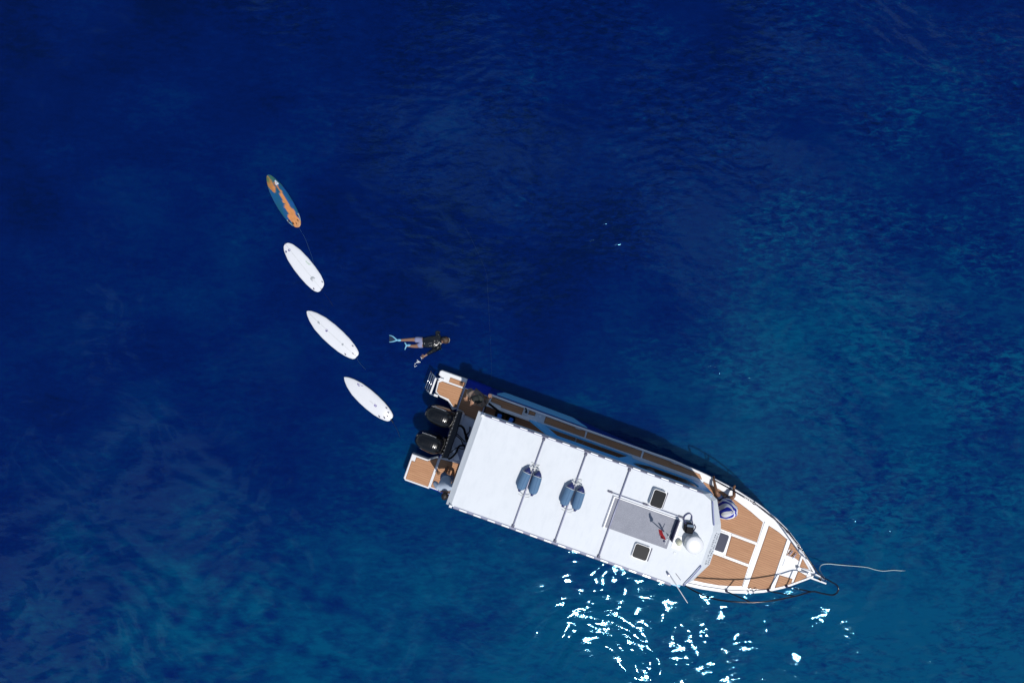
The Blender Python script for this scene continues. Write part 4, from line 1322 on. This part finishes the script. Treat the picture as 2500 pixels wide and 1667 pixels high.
# --- person at the starboard stern, pale blue shirt
p2 = empty('person', to_world((-0.42, -0.90, 0.565)), -HEAD, 'person in pale blue shirt with dark hair leaning out at the starboard stern', 'person')
J2 = dict(pel=(0, -.02, .80), spn=(.02, -.07, .97), cst=(.05, -.14, 1.15), nck=(.10, -.22, 1.32), hed=(.13, -.27, 1.42), crn=(.15, -.31, 1.51),
          shL=(.20, -.06, 1.24), elL=(.27, .02, 1.00), wrL=(.25, -.16, .85), haL=(.24, -.24, .82),
          shR=(-.12, -.18, 1.24), elR=(-.27, -.12, 1.02), wrR=(-.10, -.26, .88), haR=(-.03, -.32, .86),
          hiL=(.09, 0, .74), knL=(.12, .02, .42), anL=(.10, .10, .07), toL=(.14, -.02, .03),
          hiR=(-.09, 0, .74), knR=(-.10, .05, .42), anR=(-.08, .16, .07), toR=(-.12, .04, .03))
PALE = mat('pale_blue_cloth', (0.42, 0.50, 0.62), 0.85, vary=0.12, scale=18, bump=0.4, bscale=30)
make_person(p2, J2, SKIN_D, face=(-.3, -1, .1), shirt=PALE, sleeve=0.9, shorts=mat('slate_shorts', (0.10, 0.15, 0.25), 0.85, vary=0.2), leg=0.75)
MB().ellipsoid((.125, -.275, 1.46), (0.092, 0.108, 0.088), 18, 12).build('hair', HAIRD, p2)

# --- person on the foredeck wrapped in a striped towel
p3o = Vector((6.74, 0.90, 1.31))
p3 = empty('person', to_world(p3o), -HEAD, 'person wrapped in blue and white striped towel, bare legs stretched over the gunwale', 'person')
def L3(x, y, z): return (x - p3o.x, y - p3o.y, z - p3o.z)
J3 = dict(pel=L3(6.66, .98, 1.42), spn=L3(6.69, .93, 1.56), cst=L3(6.72, .90, 1.72), nck=L3(6.74, .90, 1.80), hed=L3(6.75, .91, 1.865), crn=L3(6.76, .90, 1.92),
          shL=L3(6.64, .83, 1.70), elL=L3(6.62, .92, 1.52), wrL=L3(6.64, 1.04, 1.50), haL=L3(6.62, 1.10, 1.50),
          shR=L3(6.84, .92, 1.70), elR=L3(6.84, 1.00, 1.54), wrR=L3(6.80, 1.08, 1.52), haR=L3(6.78, 1.13, 1.52),
          hiL=L3(6.60, 1.03, 1.42), knL=L3(6.35, 1.18, 1.58), anL=L3(6.24, 1.46, 1.36), toL=L3(6.19, 1.55, 1.42),
          hiR=L3(6.72, 1.06, 1.42), knR=L3(6.82, 1.24, 1.58), anR=L3(6.80, 1.42, 1.40), toR=L3(6.79, 1.51, 1.46))
make_person(p3, J3, mat('skin_olive', (0.20, 0.095, 0.05), 0.5, vary=0.15, scale=12), shorts=mat('navy_shorts', (0.012, 0.03, 0.09), 0.8), leg=0.7, scale=0.86)
def towel():
    n, k = 220, 90
    vs, cols = [], []
    for i in range(k + 1):
        t = i / k                              # 0 at the crown, 1 at the hem on the deck
        for j in range(n):
            a = 2 * math.pi * j / n
            lump = 1 + 0.10 * math.sin(3 * a + 0.8) * t + 0.05 * math.sin(7 * a + 2 * t) * t + 0.03 * math.sin(11 * a - 3 * t) * t
            rx = (0.12 + 0.10 * min(1, t * 1.6) + 0.05 * t) * lump * math.sin(min(1, t * 2.6) * math.pi / 2)
            ry = (0.12 + 0.11 * min(1, t * 1.6) + 0.07 * t) * lump * math.sin(min(1, t * 2.6) * math.pi / 2)
            x = rx * math.cos(a) + 0.01 - 0.0 * t; y = ry * math.sin(a) - 0.05 * t - 0.015
            x, y = x * math.cos(-0.35) - y * math.sin(-0.35), x * math.sin(-0.35) + y * math.cos(-0.35)
            z = 0.745 - 0.74 * (t ** 1.15) + 0.012 * math.sin(9 * a) * t
            vs.append((x + 0.015, y + 0.0, max(z, 0.012)))
            # stripes wrap round the figure and sag towards the hem
            q = (0.62 * t + 0.26 * math.cos(a - 1.1) * (0.5 + t) + 0.03 * math.sin(4 * a)) * 4.6
            blue = (q % 1.0) < 0.42
            cols.append((0.008, 0.022, 0.40, 1) if blue else (0.84, 0.85, 0.88, 1))
    fs = []
    for i in range(k):
        for j in range(n):
            l = (j + 1) % n
            fs.append((i * n + j, (i + 1) * n + j, (i + 1) * n + l, i * n + l))
    me = bpy.data.meshes.new('towel')
    me.from_pydata(vs, [], fs)
    ca = me.color_attributes.new('paint', 'FLOAT_COLOR', 'POINT')
    for i, c in enumerate(cols): ca.data[i].color = c
    for p in me.polygons: p.use_smooth = True
    me.materials.append(attr_mat('striped_terry', 0.9))
    me.update()
    return link('towel', me, p3)
towel()

# --- swimmer in the water
sw0 = Vector((-2.45, 0.0, -0.012))
sw = empty('person', sw0, 0, 'snorkelling swimmer in black top, grey shorts and pale fins', 'person')
def W(x, y, z): return (x - sw0.x, y - sw0.y, z)
JS = dict(pel=W(-2.50, -.03, .045), spn=W(-2.36, -.025, .06), cst=W(-2.15, -.01, .075), nck=W(-2.00, .01, .09), hed=W(-1.90, .025, .10), crn=W(-1.82, .035, .085),
          shL=W(-2.08, .155, .07), elL=W(-2.15, .27, .045), wrL=W(-2.00, .245, .0), haL=W(-1.94, .22, -.05),
          shR=W(-2.06, -.175, .07), elR=W(-2.26, -.27, .055), wrR=W(-2.46, -.40, .05), haR=W(-2.53, -.435, .05),
          hiL=W(-2.57, .045, .045), knL=W(-2.83, .055, .035), anL=W(-3.16, .036, .03), toL=W(-3.25, .036, .025),
          hiR=W(-2.57, -.10, .045), knR=W(-2.74, -.135, .035), anR=W(-2.95, -.125, .025), toR=W(-3.02, -.12, .02))
WET = mat('wet_black_lycra', (0.006, 0.007, 0.009), 0.12, vary=0.3, coat=0.6, bump=0.8, bscale=38)
make_person(sw, JS, mat('skin_wet', (0.27, 0.15, 0.10), 0.35, vary=0.15, scale=12), shirt=WET, sleeve=1.8, shorts=mat('grey_board_shorts', (0.24, 0.26, 0.42), 0.7, vary=0.15, scale=12, bump=0.4, bscale=24), leg=0.8, scale=0.98)
body = [c for c in sw.children if c.name.startswith('body')][0]
body.data.materials.append(WET)
_h = Vector(JS['wrR'])
for p in body.data.polygons:      # skin-tight rash guard over chest, shoulders and sleeves
    c = p.center
    if -2.44 - sw0.x < c.x < -1.985 - sw0.x and (c - _h).length > 0.07 and c.z > -0.2:
        p.material_index = 1
hr = MB()
hr.ellipsoid(W(-1.875, .035, .11), (0.105, 0.10, 0.085), 20, 12)
hr.build('hair', HAIRB, sw)
MB().ellipsoid(W(-1.92, .075, .135), (0.09, 0.055, 0.06), 16, 10).build('hair_wet_side', HAIRD, sw)
MB().tube(smooth_path([W(-1.79, .10, .09), W(-1.765, .05, .10), W(-1.79, -.03, .09)]), 0.011, 6).build('mask_strap', mat('grey_strap', (0.32, 0.33, 0.31), 0.5), sw)
FINR = mat('pale_fin_rubber', (0.20, 0.50, 0.70), 0.35)
FINB = mat('dark_fin_blade', (0.004, 0.016, 0.05), 0.3)
def fin(heel, tips, z):
    f = MB()
    h = Vector(W(heel[0], heel[1], z))
    for t in tips:
        t = Vector(W(t[0], t[1], z + 0.012))
        mid = h.lerp(t, 0.45); d = t - h
        mid += Vector((-0.02, 0.30 * d.y, 0))
        f.tube(smooth_path([h, mid, t], 6), [0.024 - 0.016 * i / 12 for i in range(13)], 8)
    f.ellipsoid(h + Vector((0.06, 0, 0.0)), (0.075, 0.036, 0.034), 14, 8)
    o = f.build('swim_fin', FINR, sw)
    bl = MB()
    if len(tips) > 1:
        a, b = Vector(W(*tips[0], z)), Vector(W(*tips[1], z))
        bl.loft([[h + Vector((0, .02, -.005)), h + Vector((0, -.02, -.005)), h + Vector((0, -.02, .004)), h + Vector((0, .02, .004))],
                 [a + Vector((0, 0, -.005)), b + Vector((0, 0, -.005)), b + Vector((0, 0, .004)), a + Vector((0, 0, .004))]], smooth=False)
        bl.build('fin_blade', FINB, o)
    return o
fin((-3.26, .036), [(-3.48, .177), (-3.48, -.016)], 0.045)
fin((-2.99, -.11), [(-3.035, -.235), (-3.04, -.02)], 0.04)

# ------------------------------------------------------------------ surfboards
MARK = mat('dark_violet_print', (0.055, 0.045, 0.16), 0.5)
GMARK = mat('grey_print', (0.30, 0.33, 0.36), 0.5)
GRNM = mat('pale_green_print', (0.45, 0.58, 0.48), 0.5)
BOARDW = mat('board_white_resin', (0.79, 0.80, 0.83), 0.22, vary=0.03, scale=3, coat=0.4)
BOARD_PROF = {
    'round': ([0, .02, .06, .14, .28, .45, .6, .75, .86, .93, .97, 1.0], [.03, .16, .34, .58, .86, .99, 1.0, .92, .76, .58, .42, .20]),
    'squash': ([0, .02, .06, .14, .28, .45, .6, .75, .86, .93, .98, 1.0], [.03, .17, .35, .60, .87, .99, 1.0, .93, .79, .64, .48, .30]),
}
def board_half(kind, t, wdt):
    xs, ys = BOARD_PROF[kind]
    return interp(t, xs, ys) * wdt / 2
def surfboard(nose, tail, wdt, kind, label, paint=None, rail_low=0.0):
    n, tl = Vector((*nose, 0)), Vector((*tail, 0))
    L = (tl - n).length
    ang = math.atan2(n.y - tl.y, n.x - tl.x)
    mid = (n + tl) / 2
    root = empty('surfboard', (mid.x, mid.y, 0.022), ang, label, 'surfboard', 'surfboards tethered in a line astern')
    rows, cross = 64, 25
    vs, fs, cols = [], [], []
    ring = []
    for i in range(rows + 1):
        t = i / rows
        t = 0.5 - 0.5 * math.cos(math.pi * t)
        x = L / 2 - L * t
        w = max(board_half(kind, t, wdt), 0.004)
        rock = -0.060 * max(0, 1 - t / 0.35) ** 2 - 0.035 * max(0, (t - 0.7) / 0.3) ** 2
        th = 0.060 * (0.35 + 0.65 * math.sin(math.pi * min(1, max(0, t * 0.94 + 0.04))))
        for j in range(cross):
            u = -1 + 2 * j / (cross - 1)
            y = w * math.sin(u * math.pi / 2)
            z = rock + th * (1 - abs(math.sin(u * math.pi / 2)) ** 3.2) ** 0.5 * 0.9 + rail_low
            vs.append((x, y, z))
            cols.append(paint(t, y / (wdt / 2)) if paint else None)
        for j in range(1, cross - 1):
            u = 1 - 2 * j / (cross - 1)
            y = w * math.sin(u * math.pi / 2)
            z = rock - 0.5 * th * (1 - abs(math.sin(u * math.pi / 2)) ** 2.5) ** 0.5
            vs.append((x, y, z)); cols.append(cols[-1])
    m = cross + cross - 2
    for i in range(rows):
        for j in range(m):
            l = (j + 1) % m
            fs.append((i * m + l, i * m + j, (i + 1) * m + j, (i + 1) * m + l))
    fs.append(tuple(range(m))); fs.append(tuple(rows * m + j for j in range(m - 1, -1, -1)))
    me = bpy.data.meshes.new('board_blank')
    me.from_pydata(vs, [], fs)
    for p in me.polygons: p.use_smooth = True
    if paint:
        ca = me.color_attributes.new('paint', 'FLOAT_COLOR', 'POINT')
        for i, c in enumerate(cols): ca.data[i].color = c
        me.materials.append(attr_mat('sprayed_board', 0.35, coat=0.3))
    else:
        me.materials.append(BOARDW)
    me.update()
    blank = link('board_blank', me, root)
    def top(t, v):
        """point on the upturned bottom skin: t along nose to tail, v across in half-widths of the board"""
        w = max(board_half(kind, t, wdt), 0.004)
        y = v * wdt / 2
        s = min(0.999, abs(y) / w)
        rock = -0.060 * max(0, 1 - t / 0.35) ** 2 - 0.035 * max(0, (t - 0.7) / 0.3) ** 2
        th = 0.060 * (0.35 + 0.65 * math.sin(math.pi * min(1, max(0, t * 0.94 + 0.04))))
        return Vector((L / 2 - L * t, y, rock + th * (1 - s ** 3.2) ** 0.5 * 0.9 + rail_low))
    return root, blank, top, L
def fin_part(root, top, t, v, toe, m, size=1.0):
    b = top(t, v)
    f = MB()
    c, s = math.cos(toe), math.sin(toe)
    prof = [(0.060, 0.0, 0.007), (0.035, 0.045, 0.006), (0.0, 0.085, 0.005), (-0.045, 0.112, 0.002)]
    rear = [-0.055, -0.045, -0.050, -0.065]
    rings = []
    lean = 0.22 * (1 if v > 0.05 else (-1 if v < -0.05 else 0))
    for (x0, z, th), x1 in zip(prof, rear):
        pts = []
        for fx, fy in ((x0, 0), ((x0 + x1) / 2, th), (x1, 0), ((x0 + x1) / 2, -th)):
            fx *= size; zz = z * size; fy = fy + lean * zz
            pts.append((b.x + fx * c - fy * s, b.y + fx * s + fy * c, b.z - 0.006 + zz))
        rings.append(pts)
    f.loft(rings, smooth=False)
    f.build('fin', m, root)
def flat_mark(root, top, quads, m, name):
    mb = MB()
    for q in quads:
        mb.add([tuple(top(t, v) + Vector((0, 0, 0.004))) for t, v in q], [tuple(range(len(q)))])
    return mb.build(name, m, root)
def stroke(t0, v0, t1, v1, w=0.012, asp=4.0):
    """thin quad between two board points; asp is length over half-width, so strokes keep an even weight"""
    dt, dv = (t1 - t0) * asp * 2, (v1 - v0)
    l = math.hypot(dt, dv * 1.0) or 1
    nt, nv = -dv / l * w / (asp * 0.5) , dt / l * w * 2
    return [(t0 + nt, v0 + nv), (t1 + nt, v1 + nv), (t1 - nt, v1 - nv), (t0 - nt, v0 - nv)]
def ring_mark(root, top, t0, v0, r, L, wdt, half=True):
    qs = []
    n = 16
    P = lambda a, rr: (t0 - rr * math.cos(a) / L, v0 + rr * math.sin(a) / (wdt / 2))
    for k in range(n):
        a, b = 2 * math.pi * k / n, 2 * math.pi * (k + 1) / n
        qs.append([P(a, r), P(b, r), P(b, r * 0.74), P(a, r * 0.74)])
    flat_mark(root, top, qs, mat('violet_ring', (0.20, 0.17, 0.42), 0.5), 'ring_emblem')
    if half:
        hq = [P(R(20 + 180 * k / 10), r * 0.74) for k in range(11)]
        flat_mark(root, top, [hq], MARK, 'ring_emblem_fill')
def stringer(root, top, t0=0.03, t1=0.97):
    qs = []
    for k in range(24):
        a, b = t0 + (t1 - t0) * k / 24, t0 + (t1 - t0) * (k + 1) / 24
        qs.append([(a, -0.012), (b, -0.012), (b, 0.012), (a, 0.012)])
    flat_mark(root, top, qs, mat('stringer_grey', (0.50, 0.52, 0.52), 0.5), 'stringer')
def leash(root, pts, r, m):
    inv = Matrix.LocRotScale(root.location, root.rotation_euler, None).inverted()
    MB().tube(smooth_path([inv @ Vector(p) for p in pts], 5), r, 6).build('leash', m, root)
PURP = mat('violet_fin', (0.045, 0.030, 0.15), 0.4)
DKFIN = mat('black_fin', (0.010, 0.010, 0.012), 0.35)

# sprayed board furthest from the boat
def vnoise(x, y, seed=0):
    def h(i, j):
        return (math.sin(i * 127.1 + j * 311.7 + seed * 17.3) * 43758.5453) % 1.0
    i, j = math.floor(x), math.floor(y); fx, fy = x - i, y - j
    fx, fy = fx * fx * (3 - 2 * fx), fy * fy * (3 - 2 * fy)
    return (h(i, j) * (1 - fx) + h(i + 1, j) * fx) * (1 - fy) + (h(i, j + 1) * (1 - fx) + h(i + 1, j + 1) * fx) * fy
def spray(t, v):
    n1 = vnoise(t * 11, v * 3.5, 1) - 0.5; n2 = vnoise(t * 26, v * 7, 2) - 0.5; n3 = vnoise(t * 55, v * 14, 3) - 0.5
    teal = Vector((0.004, 0.085, 0.155)).lerp(Vector((0.003, 0.075, 0.27)), max(0, min(1, 0.5 + n1 * 1.6)))
    green = Vector((0.05, 0.15, 0.055)); orange = Vector((0.64, 0.255, 0.075)); pale = Vector((0.34, 0.40, 0.40))
    # v > 0 lies to the left of someone looking from tail to nose
    c0 = -0.30 + 0.42 * max(0, t - 0.25) ; half = 0.13 + 1.0 * max(0, t - 0.48) + 0.06 * n2
    half = min(half, 0.66)
    d = abs(v - c0 - 0.22 * n1) - half - 0.18 * n2 - 0.06 * n3
    col = teal
    if t > 0.20:
        k = max(0, min(1, -d / 0.05 + 0.5)); col = col.lerp(orange * (0.92 + 0.35 * n2), k)
    # orange patch on the nose, left side
    d2 = math.hypot((t - 0.17) / 0.15, (v - 0.28) / 0.34) - 1 + 0.7 * n1 + 0.5 * n2
    col = col.lerp(orange * (0.85 + 0.4 * n2), max(0, min(1, -d2 / 0.2 + 0.3)))
    g = max(0, 1 - abs(t - 0.10) / 0.16) * (0.5 + n1) * 1.3 + max(0, abs(v) - 0.45) * max(0, 1 - t / 0.35) * 2
    col = col.lerp(green, max(0, min(0.85, g)))
    tl = max(0, t - 0.86) * 5 * (0.3 + max(0, -v) * 1.6) * (0.6 + n3)
    col = col.lerp(Vector((0.03, 0.13, 0.12)), max(0, min(0.8, tl)))
    if t > 0.80 and abs(v) > board_half('squash', t, 1.0) * 2 * 0.84:
        col = pale
    return (max(0, col.x), max(0, col.y), max(0, col.z), 1)
b1, bl, top, L = surfboard((-6.975, 4.78), (-6.045, 3.235), 0.47, 'round', 'orange and teal sprayed surfboard, farthest of the four from the boat', spray, 0.0)
for t, v, toe in ((0.835, 0.55, -0.08), (0.835, -0.55, 0.08), (0.90, 0.28, -0.06), (0.90, -0.28, 0.06), (0.925, 0.0, 0.0)):
    fin_part(b1, top, t, v, toe, DKFIN, 0.9)
tri = [(0.175, -0.45), (0.245, -0.30), (0.250, -0.62)]
flat_mark(b1, top, [stroke(*tri[i], *tri[(i + 1) % 3], 0.020) for i in range(3)] + [stroke(0.215, -0.40, 0.24, -0.50, 0.014)], mat('white_print', (0.62, 0.68, 0.76), 0.5), 'triangle_emblem')
leash(b1, [(-6.03, 3.21, .05), (-5.95, 3.07, .05), (-5.88, 2.95, .05), (-5.78, 2.70, .05), (-5.66, 2.35, .05), (-5.60, 2.05, .045)], 0.0018, mat('pale_leash', (0.06, 0.14, 0.24), 0.5))

b2, bl, top, L = surfboard((-6.52, 2.875), (-5.335, 1.385), 0.53, 'squash', 'white surfboard with dark patch on its nose rail and arched script near the tail')
stringer(b2, top)
ring_mark(b2, top, 0.185, 0.06, 0.036, L, 0.5)
flat_mark(b2, top, [[(0.150, 0.47), (0.175, 0.33), (0.190, 0.42), (0.185, 0.56)]], MARK, 'rail_patch')
for t, v, toe in ((0.86, 0.55, -0.08), (0.86, -0.55, 0.08), (0.935, 0.0, 0.0)):
    fin_part(b2, top, t, v, toe, PURP, 0.72)
qs = []
for k in range(9):
    a = -0.9 + 1.8 * k / 8
    t0 = 0.735 - 0.03 * math.cos(a * 1.4); v0 = 0.24 * math.sin(a)
    qs.append(stroke(t0, v0, t0 + 0.030 + 0.008 * (k % 3), v0 + 0.03 * (1 if k % 2 else -1), 0.014))
    if k % 2: qs.append(stroke(t0 + 0.004, v0, t0 + 0.008, v0 + 0.09, 0.010))
flat_mark(b2, top, qs, GMARK, 'arched_script')
flat_mark(b2, top, [stroke(0.47, -0.55, 0.49, -0.70, 0.02), stroke(0.50, -0.56, 0.53, -0.70, 0.02), stroke(0.53, -0.60, 0.55, -0.78, 0.02)], GRNM, 'rail_lettering')
flat_mark(b2, top, [stroke(0.955, 0.03, 0.965, -0.03, 0.02)], mat('rose_plug', (0.5, 0.36, 0.36), 0.5), 'leash_plug')
leash(b2, [(-5.33, 1.38, .05), (-5.26, 1.28, .045), (-5.18, 1.18, .04), (-5.08, 1.0, .03)], 0.003, mat('deep_leash', (0.002, 0.006, 0.03), 0.6))

b3, bl, top, L = surfboard((-5.845, 0.875), (-4.415, -0.43), 0.535, 'squash', 'white surfboard with ring emblem at mid length and three fins')
stringer(b3, top)
ring_mark(b3, top, 0.425, 0.05, 0.036, L, 0.5)
flat_mark(b3, top, [stroke(0.235, 0.0, 0.285, 0.03, 0.016), stroke(0.25, 0.10, 0.262, -0.08, 0.016), stroke(0.24, -0.08, 0.262, 0.06, 0.012), stroke(0.272, 0.08, 0.278, -0.03, 0.012)], GMARK, 'figure_emblem')
flat_mark(b3, top, [stroke(0.725, 0.10, 0.735, -0.12, 0.018), stroke(0.735, 0.10, 0.752, 0.02, 0.012)], GMARK, 'tail_emblem')
for t, v, toe in ((0.855, 0.55, -0.08), (0.855, -0.55, 0.08), (0.93, 0.0, 0.0)):
    fin_part(b3, top, t, v, toe, PURP, 0.72)
flat_mark(b3, top, [stroke(0.968, 0.03, 0.978, -0.03, 0.02)], GMARK, 'leash_plug')
leash(b3, [(-4.41, -0.43, .05), (-4.38, -0.49, .05), (-4.37, -0.54, .045), (-4.28, -0.66, .035), (-4.15, -0.80, .02)], 0.003, mat('pale_leash2', (0.02, 0.06, 0.14), 0.5))

b4, bl, top, L = surfboard((-4.775, -1.015), (-3.435, -2.20), 0.505, 'squash', 'white surfboard with five dark fins, nearest of the four to the boat')
flat_mark(b4, top, [[(0.225, -0.56), (0.232, -0.46), (0.29, -0.66)], stroke(0.235, -0.44, 0.285, -0.48, 0.012), stroke(0.255, -0.40, 0.285, -0.44, 0.010), stroke(0.29, -0.60, 0.325, -0.74, 0.012)], mat('violet_print2', (0.14, 0.12, 0.34), 0.5), 'wedge_emblem')
flat_mark(b4, top, [stroke(0.555 + 0.017 * k, 0.02, 0.563 + 0.017 * k, -0.03, 0.016) for k in range(5)], mat('faint_print', (0.55, 0.56, 0.60), 0.5), 'faint_lettering')
sq = [(0.655, 0.0), (0.675, 0.09), (0.695, 0.0), (0.675, -0.09)]
sq = [(0.66, 0.08), (0.69, 0.08), (0.69, -0.09), (0.66, -0.09)]
flat_mark(b4, top, [stroke(*sq[i], *sq[(i + 1) % 4], 0.018) for i in range(4)], mat('violet_ring', (0.2, 0.17, 0.42)), 'square_emblem')
for t, v, toe in ((0.83, 0.58, -0.08), (0.83, -0.58, 0.08), (0.90, 0.30, -0.06), (0.90, -0.32, 0.06), (0.925, 0.0, 0.0)):
    fin_part(b4, top, t, v, toe, PURP, 0.78)
leash(b4, [(-3.44, -2.19, .06), (-3.40, -2.25, .055), (-3.365, -2.31, .05)], 0.012, DKFIN)
leash(b4, [(-3.365, -2.31, .05), (-3.30, -2.42, .045), (-3.25, -2.52, .04), (-3.18, -2.72, .02)], 0.003, mat('deep_leash', (0, 0, 0)))

# ------------------------------------------------------------------ lines and foam
rp = MB().tube(smooth_path([(8.14, -6.18, 1.50), (8.28, -6.25, 1.30), (8.37, -6.27, 0.95), (8.46, -6.255, 0.62), (8.66, -6.245, 0.30), (8.96, -6.285, .085), (9.25, -6.315, .075), (9.59, -6.345, .07), (10.03, -6.385, .07), (10.28, -6.455, .065), (10.52, -6.495, .06), (10.80, -6.475, .05), (11.06, -6.50, .02), (11.4, -6.50, .0)], 6), [0.012] * 40 + [0.009] * 39, 6)
tag(rp.build('mooring_rope', mat('sea_bleached_rope', (0.50, 0.62, 0.64), 0.8, vary=0.2, scale=30)), 'pale mooring rope trailing from the bow across the water', 'rope')
fl = MB().tube(smooth_path([to_world((-0.22, 1.66, 1.65)), to_world((-0.24, 1.86, 0.55)), to_world((-0.27, 2.12, 0.06)), (-0.66, 1.0, .03), (-0.70, 1.55, .03), (-0.75, 2.0, .03), (-1.15, 2.9, .02), (-1.35, 3.25, .0)], 8), 0.0012, 5)
tag(fl.build('fishing_line', mat('pale_line', (0.02, 0.06, 0.13), 0.6)), 'thin fishing line running from the stern person out over the water', 'line')
foam = MB()
rs = random.Random(5)
for cx, cy, n, sp in ((-2.66, -0.575, 9, 0.032), (-2.775, -0.69, 5, 0.045), (-2.56, -0.46, 4, 0.04)):
    for k in range(n):
        x, y = cx + rs.gauss(0, sp), cy + rs.gauss(0, sp * 0.6)
        r = 0.005 + 0.009 * rs.random()
        foam.ellipsoid((x, y, 0.03 + 0.02 * rs.random()), (r * 1.8, r, r * 0.5), 8, 6)
tag(foam.build('foam_splash', mat('foam_white', (0.82, 0.88, 0.92), 0.4)), 'white foam splashes beside the swimmer', 'foam', kind='stuff')
